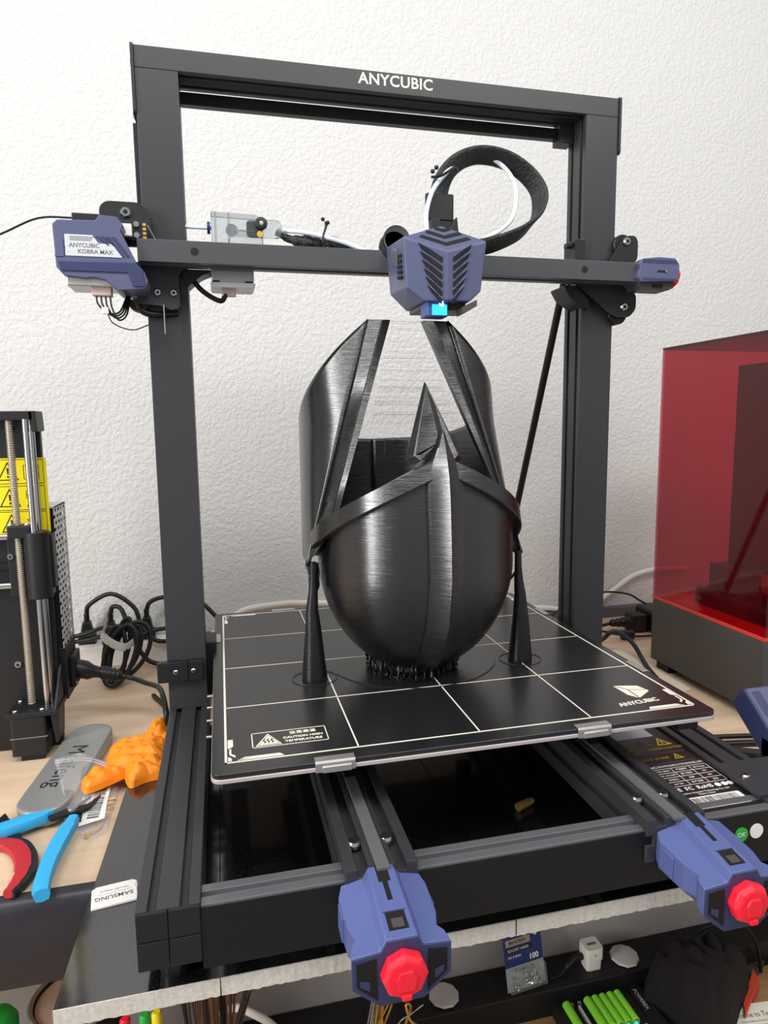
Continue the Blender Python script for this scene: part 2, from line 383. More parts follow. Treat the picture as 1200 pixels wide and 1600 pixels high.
# bed carriage
cg = part('bed_carriage', B().box(60, 350, 90, 300, -26, -20), BLK, None, 1)
for x in (76, 126, 290, 340):
    for y in (110, 280): part('carriage_wheel', B().cyl((x, y, -52), (x, y, -28), 10, 10, 20), BLK, 40, 0, cg)
for x in (10, 395):
    for y in (10, 395):
        part('bed_spring', B().cyl((x, y, -22), (x, y, -7), 6, 6, 16), STEELR, 40, 0, cg)
part('bed_support_frame', B().box(0, 405, 195, 215, -22, -16).box(0, 20, 0, 405, -22, -16).box(385, 405, 0, 405, -22, -16), BLK, None, 0.5, cg)
part('heated_bed', B().ext(rrect(-11, 411, -17, 411, 8), 'z', -7.2, -4.0), BEDEDGE, 40, 0.4)
plate = part('print_plate', B().ext(rrect(-10.5, 410.5, -16.5, 410.5, 7), 'z', -3.6, 0), PEI, 40, 0.5)
def line(x0, x1, y0, y1, n='grid_line'): part(n, B().box(x0, x1, y0, y1, -0.2, 0.15), PRINT_W, None, 0, plate)
for x in (100, 200, 300): line(x-.6, x+.6, 0, 400)
for y in (100, 200, 300): line(0, 400, y-.6, y+.6)
for a in ((-1, 0.8, -1, 401), (399.2, 401, -1, 401), (-1, 401, -1, .6), (-1, 401, 399.4, 401)): line(*a, n='border_line')
for cx, sx, cy, sy in ((0, 1, 0, 1), (400, -1, 0, 1), (0, 1, 400, -1), (400, -1, 400, -1)):
    b = B()
    for poly in ([(1.5,37),(5.5,37),(5.5,25),(1.5,22)], [(2.5,21),(4,22),(4,13),(7,10),(7,7),(2.5,12)], [(1.5,9),(4.2,6),(4.2,2),(1.5,2)],
                 [(8,1.8),(14,6),(40,6),(43,1.8)], [(8.5,2.5),(20,5.2),(21,5.2),(11,2.3)]):
        pl = [(cx+sx*u, cy+sy*v) for u, v in poly]
        b.ext(pl if sx*sy > 0 else pl[::-1], 'z', -0.2, 0.15)
    part('corner_mark', b, PRINT_W, None, 0, plate)
# caution label
for a in ((20, 80, 43, 43.8), (20, 80, 18.2, 19), (20, 20.8, 18.2, 43.8), (79.2, 80, 18.2, 43.8)): line(*a, n='caution_frame')
part('caution_triangle', B().ext([(22.6, 20.6), (43, 20.6), (33, 40.5)], 'z', -.2, .15), PRINT_W, None, 0, plate)
part('triangle_inset', B().ext([(24.4, 21.6), (41.3, 21.6), (33, 38.2)], 'z', .1, .22), PEI, None, 0, plate)
part('triangle_fill', B().ext([(25.2, 22.1), (40.5, 22.1), (33, 37)], 'z', .15, .3), PRINT_W, None, 0, plate)
b = B()
for i in range(3):
    b.tube([(29.5+i*3, 24, .32), (30.6+i*3, 26, .32), (28.9+i*3, 28.3, .32), (30.2+i*3, 31, .32)], 0.5, 6, 4)
part('heat_waves', b, PEI, 60, 0, plate)
text('caution_text', 'CAUTION HIGH', 4.5, (60.5, 30, .1), (0, 0, 0), PRINT_W, plate, bold=0.12, sx=.98)
text('caution_text', 'TEMPERATURE', 4.5, (60.5, 23.8, .1), (0, 0, 0), PRINT_W, plate, bold=0.12, sx=1.0)
text('caution_text', '注意高温', 5.2, (61, 37.4, .1), (0, 0, 0), PRINT_W, plate, bold=0.1, spacing=1.1)
# emblem and name at the front right of the plate
part('emblem', B().ext([(355.5, 56), (357, 34.5), (362.5, 26), (363, 44.5)], 'z', -.2, .15).ext([(357.2, 56), (364.5, 45), (380.5, 41.5), (377.5, 51)], 'z', -.2, .15)
     .ext([(364.3, 43.8), (363.9, 25.8), (380.8, 37.2), (380.8, 40.4)], 'z', -.2, .15), PRINT_W, None, 0, plate)
text('plate_name', 'ANYCUBIC', 9, (357, 17.5, .1), (0, 0, R(5)), PRINT_W, plate, bold=0.25, sx=.92)
# spring clips on the plate edge
def clip(x, y, ang):
    c, s = math.cos(ang), math.sin(ang)
    def T(u, v, z): return (x+u*c-v*s, y+u*s+v*c, z)
    b = B()
    prof = [(6.5, 0.2), (6.5, .9), (-1, .9), (-2, -.6), (-2, -7.6), (-1, -7.6), (-1, -1.2), (-.4, .2)]
    b.loft([[T(u, v, z) for v, z in prof] for u in (-15, 15)])
    b2 = B().loft([[T(u, v, z) for v, z in ((-1.8, -2.4), (-3.4, -3), (-3.4, -7.6), (-1.8, -8.2))] for u in (-10, 12)])
    k = part('plate_clip', b, STEELR, 30, 0.2); part('clip_lip', b2, STEELR, 30, 0.4, k)
for a in ((79, -16, 0), (293, -16, 0), (-10, 304, -math.pi/2), (410, 95, math.pi/2), (410, 305, math.pi/2), (79, 410, math.pi), (293, 410, math.pi)): clip(*a)

# uprights and top beam
for x0 in (-59, 418.5):
    part('upright', B().ext(off(tslot(40, 40, (), (10, 30), 5.5, 4), x0, 242), 'z', -55, 587.3), ALU, None, 0.5)
part('top_beam', B().ext(off(tslot(40, 20, (10, 30), (), 5.5, 4), 242, 587.5), 'x', -59, 458.5), ALU, None, 0.5)
part('beam_end_plate', B().ext(rrect(240, 284, 545, 609, 3), 'x', -62, -59), BLK, None, 0.4)
part('beam_end_plate', B().ext(rrect(240, 284, 548, 609, 3), 'x', 458.5, 461.5), BLK, None, 0.4)
for z in (552, 600): screw('plate_screw', P, (-62, 262, z), (-1, 0, 0), 4, 2)
part('sync_shaft_belt', B().box(-19, 418, 275, 284, 572, 584), BLK, None, 0.4)
bb = B()
for i in range(218): bb.box(-18+i*2, -17+i*2, 274.2, 275, 573, 583)
o = part('belt_teeth', bb, RUB); o['kind'] = 'stuff'
part('shaft_bracket', B().box(400, 418, 268, 286, 566, 588), BLK, None, 0.6)
part('belt_cover', B().box(-65, -60, 262, 272, 430, 545), BLK, None, 0.4)
# top beam stencil name
nm = text('beam_name', 'ANYCUBIC', 15.2, (199, 241.9, 599), (R(90), 0, 0), PRINT_W, P, ext=0.15, sx=1.02, bold=0.25, spacing=1.05)
# diagonal braces behind
for x, x2 in ((-39, -39), (421, 423)):
    part('diagonal_brace', B().cyl((x2, 500, -58), (x, 283, 430), 4.6, 4.6, 14), BLK, 40)
# gantry bar
xb = part('gantry_bar', B().ext([(205,401),(205,421.5),(231,421.5),(231,416),(227,414),(227,408),(231,406),(231,401),(221,401),(219,404.5),(213,404.5),(211,401)], 'x', -62, 470), ALU2, None, 0.5)
for x in (-10.3, 400):
    part('bar_hole', B().cyl((x, 204.9, 411.5), (x, 205.3, 411.5), 3.6, 3.6, 18), DARK, 40, 0, xb)
    part('bar_hole_rim', B().lathe((x, 205, 411.5), [(3.6, 0), (4.1, -.15), (4.3, 0)], 18, 'y'), ALU, 40, 0, xb)
# carriage plates
bl = part('carriage_plate', B().ext(round_poly([(-97, 420), (-97, 455), (-91, 461), (-60, 461), (-50, 452), (-50, 420)], 5), 'y', 231, 235), BLK, 30, 0.3)
bl2 = part('carriage_plate', B().ext(round_poly([(-88, 405), (-80, 378), (-70, 367), (-43, 365), (-36, 361), (-27, 363), (-27, 396), (-20, 402), (-20, 408)], 4), 'y', 231, 235), ALU, 30, 0.3)
br = part('carriage_plate', B().ext(round_poly([(440, 418), (460, 450), (466, 457), (478, 458), (482, 452), (482, 432), (474, 424), (470, 418)], 4), 'y', 231, 235), BLK, 30, 0.3)
br2 = part('carriage_plate', B().ext(round_poly([(405, 402), (446, 371), (458, 366), (474, 367), (482, 376), (482, 392), (474, 398), (474, 404), (404, 405)], 4), 'y', 231, 235), BLK, 30, 0.3)
for par, (x, z), r in ((bl, (-73, 451), 5), (bl2, (-71, 375), 5), (bl2, (-47.5, 377.5), 3.4), (bl2, (-32.5, 377.5), 3.4), (br, (467, 450.5), 4.6), (br2, (466, 378), 4.6)):
    screw('hex_screw', par, (x, 231, z), (0, -1, 0), r, 2.6)
for par, x, z in ((bl2, -66, 372), (br2, 462, 371), (br, 466, 448), (bl, -72, 450)):
    part('guide_wheel', B().lathe((x, 236, z), [(4,0),(11,0),(12,1),(12,3),(10,5),(10,8),(12,10),(12,12),(4,13)], 24, 'y'), RUB, 40, 0, par)
part('end_stop_hook', B().box(-43, -42, 229, 231, 338, 366), STEELR, None, 0, bl2)
part('belt_idler', B().box(405, 417, 235, 262, 424, 452).box(398, 408, 240, 250, 444, 449), BLK, None, 1)
part('carriage_cover', B().ext(round_poly([(392, 401), (400, 388), (424, 374), (424, 401)], 3), 'y', 236, 270), BLK, 30, 0.5)
part('carriage_cover', B().ext(round_poly([(-25, 402), (-20, 384), (-6, 396), (8, 402)], 3), 'y', 236, 262), BLK, 30, 0.5)
# bar left motor cover
mc = part('motor_cover', B().ext([(-131, 391), (-125, 384), (-108, 382), (-100, 383), (-90, 381), (-80, 372), (-56, 374), (-53, 381), (-56, 390), (-64, 393), (-62, 397), (-73, 421), (-75, 424), (-72, 430), (-77, 437), (-92, 438), (-96, 433), (-128, 432), (-132, 428)], 'y', 196, 236), NAVY, 30, 0.8)
part('cover_lower', B().ext([(-127, 388), (-70, 388), (-66, 376), (-56, 376), (-57, 391), (-63, 397), (-129, 396)], 'y', 194.6, 196.2), NAVYD, 30, 0.4, mc)
part('cover_ridge', B().ext([(-131.4, 400), (-129.5, 415), (-124, 415), (-123.4, 400)], 'y', 195.2, 196.5), NAVY, 30, 0.3, mc)
np_ = part('name_plate', B().ext([(-122, 401), (-74, 401), (-80, 412.5), (-94, 412.5), (-99, 419.5), (-122, 419.5)], 'y', 195.2, 196.4), MIRROR, None, 0.2, mc)
for i in range(4):
    part('grip_rib', B().ext([(-96+i*4.6, 419), (-94+i*4.6, 419), (-84+i*4.6+(2 if i > 1 else 0), 402 if i > 1 else 411), (-86+i*4.6+(2 if i > 1 else 0), 402 if i > 1 else 411)], 'y', 195.1, 196.3), NAVYD, None, 0, mc)
text('plate_text', 'ANYCUBIC', 5.2, (-106, 195.1, 410.3), (R(90), 0, 0), GREYINK, mc, ext=.05, bold=.08)
text('plate_text', 'KOBRA MAX', 5.2, (-97, 195.1, 405), (R(90), 0, 0), GREYINK, mc, ext=.05, bold=.08)
for i in range(3): part('plate_stripe', B().box(-118, -100+i, 195, 195.3, 414.6+i*1.4, 415.2+i*1.4), GREYINK, None, 0, mc)
mo = part('x_motor', B().box(-124, -82, 200, 236, 376, 384), STEELR, None, 1)
cn = part('motor_connector', B().box(-104, -87, 205, 217, 369, 377), CONN, None, 0.5)
for i in range(4):
    part('wire', B().tube([(-101+i*4, 211, 370), (-100+i*4, 211, 362-i), (-92+i*3, 212, 354-i*2), (-82+i*2, 216, 356-i), (-76+i, 226, 372)], 0.9, 6), RUB, 60, 0, cn)
part('wire', B().tube([(-93, 212, 356), (-88, 214, 345), (-72, 220, 340), (-58, 234, 347)], 0.6, 6), RUB, 60, 0, cn)
part('wire_tag', B().box(-97, -91, 209, 213, 353, 359), PAPERW, None, 0.3, cn)
part('motor_cable', B().tube([(-70, 236, 376), (-64, 238, 361), (-50, 240, 358), (-30, 241.5, 360)], 3.2, 8), RUB, 60)
# limit board
pc = part('limit_switch_board', B().box(-77, -53, 222, 224, 424, 441), PCB, None, 0.2)
part('plug', B().box(-77, -67, 216, 222, 426, 437), WHITE, None, 0.4, pc)
for z in (428, 438): part('board_screw', B().cyl((-63, 222, z), (-63, 219.5, z), 2.6, 2.6, 14), STEEL, 40, 0, pc)
for i in range(4): part('solder_pad', B().box(-57.5, -54.5, 221.6, 222, 425+i*4, 427.5+i*4), BRASS, None, 0, pc)
part('switch_lever', B().cyl((-53, 222, 438), (-46, 222, 424), .5, .5, 6), STEEL, 40, 0, pc)
fs = part('filament_sensor', B().box(-120, -96, 222, 236, 438, 446), BLK, None, 0.8)
part('filament', B().tube([(-118, 229, 443), (-150, 229, 441), (-184, 230, 425), (-230, 232, 405), (-280, 238, 392)], 1.0, 8), RUB, 60, 0, fs, 'thin black filament line entering the sensor')
# right tensioner
tn = part('x_tensioner', B().ext([(462, 405), (466, 400), (511, 402), (514, 404), (514, 421), (508, 427), (488, 427.5), (468, 425), (463, 420), (465, 414), (463, 410)], 'y', 199, 236), NAVY, 30, 0.8)
part('tensioner_lower', B().ext([(470, 394), (508, 394), (513, 404), (466, 401)], 'y', 205, 232), GREYD, 30, 0.6, tn)
part('lower_slot', B().box(484, 497, 204.2, 205.2, 395.5, 399), DARK, None, 0, tn)
part('tensioner_slot', B().box(486, 497.5, 198.6, 199.2, 411, 413), DARK, None, 0, tn)
part('slot_pin', B().cyl((497, 199, 412), (497, 198, 412), 1.4, 1.4, 12), STEEL, 40, 0, tn)
for i in range(14):
    part('knurl', B().box(468+i*3.1, 469.6+i*3.1, 198.4, 199.2, 420.6, 424.4), NAVYD, None, 0, tn)
    part('knurl', B().box(468+i*3.1, 469.6+i*3.1, 198.4, 199.2, 402, 404.6), NAVYD, None, 0, tn)
part('tensioner_knob', B().lathe((514, 218, 411.5), [(3, -1), (14, 0), (14, 5), (11, 8), (2, 8)], 8, 'x'), RED, 20, 0.6, tn, 'red knob')

# print head
hd = part('print_head', B(), NAVY) if False else None
def yf(x): return 143+0.1939*abs(x-222)
L1=(180,151,421); A_=(222,143,408); R1=(264,151,421); P_=(222,164,436.5); R2=(258,150.36,374); R3=(246,148.15,363.5); B3=(199.5,147.87,362.5); L2=(183,150.93,375); CB=(222,143.5,363)
BL1=(177,206,424); BL2=(181,206,378); BB=(198,206,362); BR1=(266,206,424); BR2=(260,206,378); BBR=(248,206,363); PB=(222,206,441)
hb = B().add([L1,A_,R1,P_,R2,R3,B3,L2,CB,BL1,BL2,BB,BR1,BR2,BBR,PB],
    [(0,1,8,6,7),(1,2,4,5,8),(0,3,1),(3,2,1),(0,7,10,9),(7,6,11,10),(2,12,13,4),(4,13,14,5),(6,8,5,14,11),(0,9,15,3),(3,15,12,2),(9,10,11,14,13,12,15)])
hd = part('print_head', hb, NAVY, None, 1.4)
def slant(x0, z0, x1, z1, h, n='vent_slot', dy=-0.9, m=DARK):
    vs = []
    for d in (0, 3):
        vs += [(x0, yf(x0)+dy+d, z0), (x1, yf(x1)+dy+d, z1), (x1, yf(x1)+dy+d, z1-h), (x0+2.5*(1 if x1 > x0 else -1), yf(x0)+dy+d, z0-h)]
    part(n, B().add(vs, [(0,1,2,3),(7,6,5,4),(0,4,5,1),(1,5,6,2),(2,6,7,3),(3,7,4,0)]), m, None, 0, hd)
for i in range(6):
    z = 414.5-i*7.6
    slant(194.5+i*1.7, z, 216.5-i*.1, z-12, 4.8); slant(247+(-i*1.6), z+1, 227.5, z-11, 4.8)
    slant(194+i*1.7, z+1, 216.5-i*.1, z-11.6, 1.1, 'vent_lip', -1.5, NAVY); slant(247.5-i*1.6, z+2, 227.5, z-10.6, 1.1, 'vent_lip', -1.5, NAVY)
# chevrons on the sloping top
def top_pt(x, s):   # s 0 at the front ridge, 1 at the apex
    d = abs(x-222)/42; y0 = 143+8*d; z0 = 408+13*d; y1 = 164-13*d*0; z1 = 436.5-15.5*d
    f = Vector((x, y0, z0)).lerp(Vector((x, 164-13*d, z1)), s); return f
def chev(hw, s0, s1):
    # visible chevron cut: V band lying on the two upper facets
    nL = (Vector(P_)-Vector(L1)).cross(Vector(A_)-Vector(L1)).normalized(); nL = nL if nL.y < 0 else -nL
    for sgn in (-1, 1):
        E_ = Vector(L1 if sgn < 0 else R1); a = Vector(A_).lerp(Vector(P_), s0); b2 = Vector(A_).lerp(Vector(P_), s1)
        d = (E_-Vector(A_))*hw
        n = Vector((nL.x*(-sgn), nL.y, nL.z)) if sgn > 0 else nL
        q = [a, a+d, b2+d*0.86, b2]
        part('vent_slot', B().loft([[p+n*0.4 for p in q], [p-n*2 for p in q]]), DARK, None, 0, hd)
for hw, s0, s1 in ((.62, .20, .33), (.44, .47, .60), (.20, .74, .86)): chev(hw, s0, s1)
# left flank slots and emblem ribs
for i in range(5):
    z = 407-i*5
    part('side_slot', B().add([(179.6-.02*i, 158, z), (179.4, 171, z+2), (179.4, 171, z-1), (179.6, 158, z-3)] + [(184, 158, z), (184, 171, z+2), (184, 171, z-1), (184, 158, z-3)], [(0,1,2,3),(7,6,5,4),(0,4,5,1),(1,5,6,2),(2,6,7,3),(3,7,4,0)]), DARK, None, 0, hd)
for i in range(4):
    part('side_stripe', B().box(178.0, 179.6, 170+i*5, 172+i*5, 398+i*2, 415+i*1.5), EDGE, None, 0, hd)
part('underside_duct', B().ext([(202, 170), (226, 166), (246, 160), (250, 200), (200, 202)], 'z', 357.5, 364), GREYD, None, 1.2, hd)
part('fan_duct', B().ext([(238, 358), (254, 366), (254, 360), (240, 352)], 'y', 150, 170), GREYD, None, 0.4, hd)
hz = part('hot_end_block', B().ext(rrect(202.5, 225, 151, 172, 3), 'z', 349.5, 363), LEDB, None, 0.6, hd)
part('led_strip', B().box(208.5, 223.5, 150.4, 151.4, 350.5, 360.5), LEDC, None, 0.3, hd, 'glowing cyan light')
part('led', B().lathe((218, 150.6, 360.6), [(.2, -1.6), (1.8, -1), (2.2, 0), (2.2, 1)], 12, 'y'), LEDW, 40, 0, hd, 'bright white light')
part('nozzle', B().lathe((219, 166, 347.2), [(.6, 2.6), (3.4, 4), (3.4, 6)], 14), BRASS, 40, 0, hd)
part('head_cable_clip', B().ext([(222, 436), (222, 452), (232, 454), (232, 444), (240, 441), (250, 456), (252, 436)], 'y', 196, 206), BLK, None, 0.8, hd)
part('head_fan', B().lathe((186, 204, 426), [(4, 0), (14, 0), (15, 2), (15, 8), (4, 9)], 24, 'y'), BLK, 40, 0, hd)
part('head_fan_ring', B().lathe((188, 204, 432), [(12, 0), (14, -1), (14, 2), (12, 2)], 24, 'y'), GREYD, 40, 0, hd)

# extruder on the bar
ex = part('extruder', B().ext([(6, 426), (6, 458), (50, 457), (57, 453), (57, 427)], 'y', 233, 262), ACRYL, None, 1)
part('extruder_lever', B().ext(round_poly([(40, 434), (40, 450), (72, 452), (76, 446), (74, 434)], 4), 'y', 229, 233), ACRYL, 30, 0.5, ex)
part('acrylic_rib', B().box(9, 11, 232, 263, 428, 457).box(22, 24, 232, 263, 432, 456).box(30, 50, 232, 263, 440, 441.5), ACRYL, None, 0.3, ex)
part('drive_gear', B().lathe((26, 240, 442), [(2, 0), (6, 0), (6, 8), (2, 8)], 16, 'y'), STEEL, 30, 0, ex)
part('spring', B().tube([(44, 243, 438)]+[(44+2*math.cos(a*1.2), 243+2*math.sin(a*1.2), 438+a*.5) for a in range(26)], .5, 6, 2), STEEL, 60, 0, ex)
kn = part('tension_knob', B().lathe((54.5, 229, 446.5), [(.5, -5), (3, -5.5), (5.6, -5), (6.3, -4), (6.3, -1), (4, 0)], 10, 'y'), BLK, 20, 0.5, ex)
part('knob_boss', B().lathe((54.5, 229, 446.5), [(.3, -5.8), (2, -5.6), (2, -5)], 12, 'y'), STEELR, 40, 0, ex)
part('extruder_screw', B().cyl((53, 229, 436.5), (53, 226, 436.5), 3, 3, 14), BRASS, 40, 0, ex)
em = part('extruder_motor', B().ext(round_poly([(6, 388), (43, 388), (46, 392), (46, 404), (4, 404), (4, 392)], 2), 'y', 233, 266), STEELR, 30, 0.8)
part('motor_cap', B().ext(round_poly([(4.5, 385), (45, 385), (47, 387), (47, 390), (3, 390), (3, 387)], 1), 'y', 232, 267), GALV, 30, 0.4, em)
part('motor_cap_slot', B().box(5, 12, 231.6, 232.2, 390, 391.5).box(37, 45, 231.6, 232.2, 390, 391.5), DARK, None, 0, em)
part('mount_plate', B().box(-19, 12, 231, 262, 421.8, 425), ALU2, None, 0.4)
part('motor_plug', B().box(14, 28, 244, 252, 379, 386), CONN, None, 0.4, em)
part('motor_lead', B().tube([(18, 246, 381), (12, 246, 374), (-4, 244, 382), (-16, 243, 395)], 2.6, 8), RUB, 60, 0, em)
tb = part('feed_tube', B().tube([(-22, 246, 445), (-8, 246, 445), (6, 246, 445)], 1.9, 10), TUBE, 60)
part('tube_collet', B().lathe((2, 246, 445), [(2, 0), (6, 0), (6, 3), (2, 3)], 12, 'x'), NAVYC, 40, 0, tb, 'blue collet')
# cable along the bar and head loop
part('bar_cable', B().tube([(70, 240, 442), (84, 238, 436), (98, 237, 434), (114, 237, 433), (126, 236, 434), (140, 235, 430), (160, 232, 424)], [3, 4, 5.5, 7, 6, 4.5, 7, 7, 6, 5], 10), BRAID, 60)
part('bar_tube', B().tube([(72, 238, 444), (95, 230, 441.5), (118, 228, 437.5), (140, 226, 432), (158, 224, 425), (172, 222, 420)], 2.3, 10), TUBE, 60)
tie = part('cable_tie', B().tube([(117, 226, 428), (116, 226, 436), (119, 226, 446), (119, 226, 452)], 1.0, 6).tube([(118, 226, 442), (121, 226, 450)], .9, 6), RUB, 60)
for x, z in ((116.5, 454), (121.5, 451)): part('tie_bead', B().lathe((x, 226, z), [(.2, -2), (1.6, -1.5), (2.1, 0), (1.6, 1.5), (.2, 2)], 12), RUB, 60, 0, tie)
strap_pts = [(236, 215, 438), (236, 217, 462), (240, 219, 492), (256, 222, 515), (283, 226, 528), (315, 229, 527), (342, 230, 514), (355, 226, 494), (350, 220, 470), (330, 212, 450), (302, 206, 436), (276, 204, 428)]
wd = [(1,.1,0), (1,.15,.0), (.9,.4,-.2), (.55,.7,-.5), (.1,.85,-.6), (-.12,.85,-.55), (-.35,.85,-.35), (-.45,.9,-.1), (-.3,.9,-.35), (-.2,.8,-.6), (-.1,.8,-.65), (0,.8,-.65)]
part('ribbon_harness', B().ribbon(strap_pts, wd, 10.8, 2.2, 8), BRAID, 60)
part('harness_collar', B().ext(rrect(226, 254, 212, 222, 3), 'z', 448, 457), BLK, 40, 0.5)
part('harness_wrap', B().ext(rrect(222, 252, 211, 219, 3), 'z', 456, 482), BLK, 40, 0.5)
part('head_tube', B().tube([(218, 198, 441), (219, 202, 460), (227, 207, 482), (240, 213, 499), (262, 226, 520), (286, 230, 528), (308, 231, 525), (324, 228, 508), (327, 224, 489), (321, 219, 466), (305, 211, 450), (284, 204, 438), (266, 200, 426)], 2.4, 10), TUBE, 60)
ht = part('harness_tie', B().tube([(226, 208, 496), (236, 204, 497), (252, 209, 508), (258, 220, 509)], 1.3, 6), RUB, 60)
for x, z in ((227, 501), (231, 505)): part('tie_bead', B().lathe((x, 206, z), [(.2, -2.2), (2, -1.5), (2.3, 0), (2, 1.5), (.2, 2.2)], 12), RUB, 60, 0, ht)

# rod / belt tensioner covers at the bed rail ends
def tensioner(xc):
    def S(y, zs, hs, hw, zw, zside, zb, hb):
        o = [(-hs-3.5, zs-6.5), (-hs, zs), (hs, zs), (hs+3.5, zs-6.5), (hw, zw), (hw, zside), (hb, zb), (-hb, zb), (-hw, zside), (-hw, zw)]
        return [(xc+u, y, z) for u, z in o]
    secs = [S(-75, -48, 8.5, 27, -58, -80, -92, 16), S(-83, -49, 9, 30, -61, -82, -94, 16), S(-108, -52.5, 9.5, 29, -62, -82, -95, 15), S(-119, -54, 9.8, 26, -62.5, -80, -95, 14),
            S(-124, -55, 9.8, 29.5, -63, -82, -97, 14), S(-132, -56, 9.8, 31, -64, -84, -98, 14)]
    cv = part('rail_tensioner', B().loft(secs), NAVY2, 12, 0.7)
    fr = secs[-1]
    part('front_bezel', B().loft([fr, [(xc+(p[0]-xc)*.985, -133, -77+(p[2]+77)*.975) for p in fr]]), NAVYD, 12, 0.3, cv)
    def top(u, y): return -48-8*(-75-y)/57
    def patch(n, x0, x1, y0, y1, m, up=.25):
        return part(n, B().loft([[(xc+x0, y, top(0, y)-1.5), (xc+x1, y, top(0, y)-1.5), (xc+x1, y, top(0, y)+up), (xc+x0, y, top(0, y)+up)] for y in (y0, y1)]), m, None, 0, cv)
    patch('top_slot', -4, 4, -89, -74.5, DARK); patch('top_slot', -1.7, 1.7, -104, -89, DARK)
    patch('top_window', -6.2, 6.2, -126, -113, DARK); patch('window_frame', -7.2, 7.2, -113, -112.2, NAVYD, .3); patch('window_nut', -3.5, 4, -124.5, -118, GREYD, .35)
    for sx in (-1, 1):
        part('front_pocket', B().ext([(xc+sx*15.5, -93), (xc+sx*28, -82), (xc+sx*28, -67), (xc+sx*16, -65.5)], 'y', -133.4, -128), DARK, None, 0, cv)
        part('pocket_wall', B().ext([(xc+sx*20, -86), (xc+sx*26, -82), (xc+sx*26, -78), (xc+sx*20, -80)], 'y', -133.6, -129), NAVYD, None, 0.3, cv)
        part('side_strake', B().loft([[(xc+sx*30.6, y, -64), (xc+sx*30.8, y, -80), (xc+sx*26, y, -82), (xc+sx*26, y, -62)] for y in (-84, -99)]), NAVY2, None, 0.4, cv)
    kz = -75
    kb = part('tension_knob', B().lathe((xc, -133, kz), [(9, 2), (13.6, 0), (14.4, -2), (14.4, -6.5), (11.6, -9.5), (1, -9.8)], 8, 'y'), RED, 20, 0.8, cv, 'red eight sided knob')
    part('knob_inset', B().ext([(xc-5, kz-7), (xc+5, kz-7), (xc+6.5, kz+1), (xc+4, kz+6), (xc-4, kz+6), (xc-6.5, kz+1)], 'y', -143.8, -142), RED, None, 0.9, cv)
    part('knob_tab', B().box(xc-3, xc+3, -144, -139, kz-12.6, kz-9), RED, None, 0.8, cv)
tensioner(98.5); tensioner(339)

# power supply under the bed
ps = part('power_supply', B().box(342, 418.5, -64, 240, -96, -58), BLK, None, 0.6)
part('rating_label', B().box(343.5, 417, -62, 108, -58, -57.7), PSUL, None, 0, ps)
part('white_sticker', B().box(356, 404, 60, 104, -57.8, -57.5), mat('sticker_grey', (190, 195, 205), 0.25), None, 0, ps)
def tri(x, y, s, m=INKY):
    b = B()
    pts = [Vector((x-s, y-s*.8, 0)), Vector((x+s, y-s*.8, 0)), Vector((x, y+s, 0))]
    ctr = sum(pts, Vector())/3
    for i in range(3):
        a, c = pts[i], pts[(i+1) % 3]; a2 = ctr+(a-ctr)*.62; c2 = ctr+(c-ctr)*.62
        b.loft([[(q.x, q.y, zz) for q in (a, c, c2, a2)] for zz in (-57.8, -57.5)])
    b.box(x-s*.12, x+s*.12, y-s*.4, y+s*.3, -57.8, -57.5)
    part('warning_triangle', b, m, None, 0, ps)
tri(404, 48, 8); tri(383, 50, 8, GREYINK); tri(358, 44, 8); tri(401, 20, 5)
text('amber_text', '高温、有电危险 CAUTION', 4.2, (393, 36, -57.6), (0,0,0), INKY, ps, ext=.05); text('amber_text', '当心触电', 4.2, (362, 31, -57.6), (0,0,0), INKY, ps, ext=.05)
text('amber_text', '注意 高压危险 请勿触摸', 3.8, (372, 19.5, -57.6), (0,0,0), INKY, ps, ext=.05)
for y in (28, 11): part('label_rule', B().box(346, 414, y, y+.5, -57.8, -57.55), GREYINK, None, 0, ps)
text('maker_text', 'ANYCUBIC', 4.6, (358, 6, -57.6), (0,0,0), PAPERW, ps, ext=.05, bold=.08)
text('maker_text', '深圳市纵维立方科技有限公司', 3.6, (393, 6, -57.6), (0,0,0), PAPERW, ps, ext=.05)
for i in range(5): part('table_rule', B().box(346, 416, 2-i*7, 2.4-i*7, -57.8, -57.55), PAPERW, None, 0, ps)
for x in (346, 362, 380, 398, 415.6): part('table_rule', B().box(x, x+.4, -26, 2.4, -57.8, -57.55), PAPERW, None, 0, ps)
for i in range(4):
    for x, s in ((371, ('TPS: 500W', 'AC 110-240V', '50/60Hz', '24V DC')[i]), (389, ('产品型号', '输入电压', '功率', '生产日期')[i]), (407, ('3D Printer', 'KM', '24V', '2022')[i]), (354, ('型号', '电压', '频率', '输出')[i])):
        text('table_text', s, 2.8, (x, -1.4-i*7, -57.6), (0,0,0), PAPERW, ps, ext=.05)
text('marks', 'CE  FC  RoHS', 6.5, (378, -31, -57.6), (0,0,0), PAPERW, ps, ext=.05, bold=.12)
for x in (402, 408.5, 414): part('mark_disc', B().cyl((x, -31, -57.8), (x, -31, -57.5), 2.7, 2.7, 18), PAPERW, 40, 0, ps)
text('fine_text', 'Shenzhen Anycubic Technology Co., Ltd', 2.9, (384, -37.2, -57.6), (0,0,0), PAPERW, ps, ext=.05)
text('fine_text', 'Made in China', 2.7, (384, -40.4, -57.6), (0,0,0), PAPERW, ps, ext=.05)
part('barcode_label', B().ext(rrect(356, 411, -59.5, -43.5, 1.5), 'z', -57.8, -57.5), PAPERW, None, 0, ps)
b = B(); x = 359; rb = random.Random(3)
while x < 407:
    wv = rb.choice((.4, .6, .9)); b.box(x, x+wv, -52.5, -45, -57.6, -57.4); x += wv+rb.choice((.5, .7, 1))
part('barcode', b, INK, None, 0, ps)['kind'] = 'stuff'
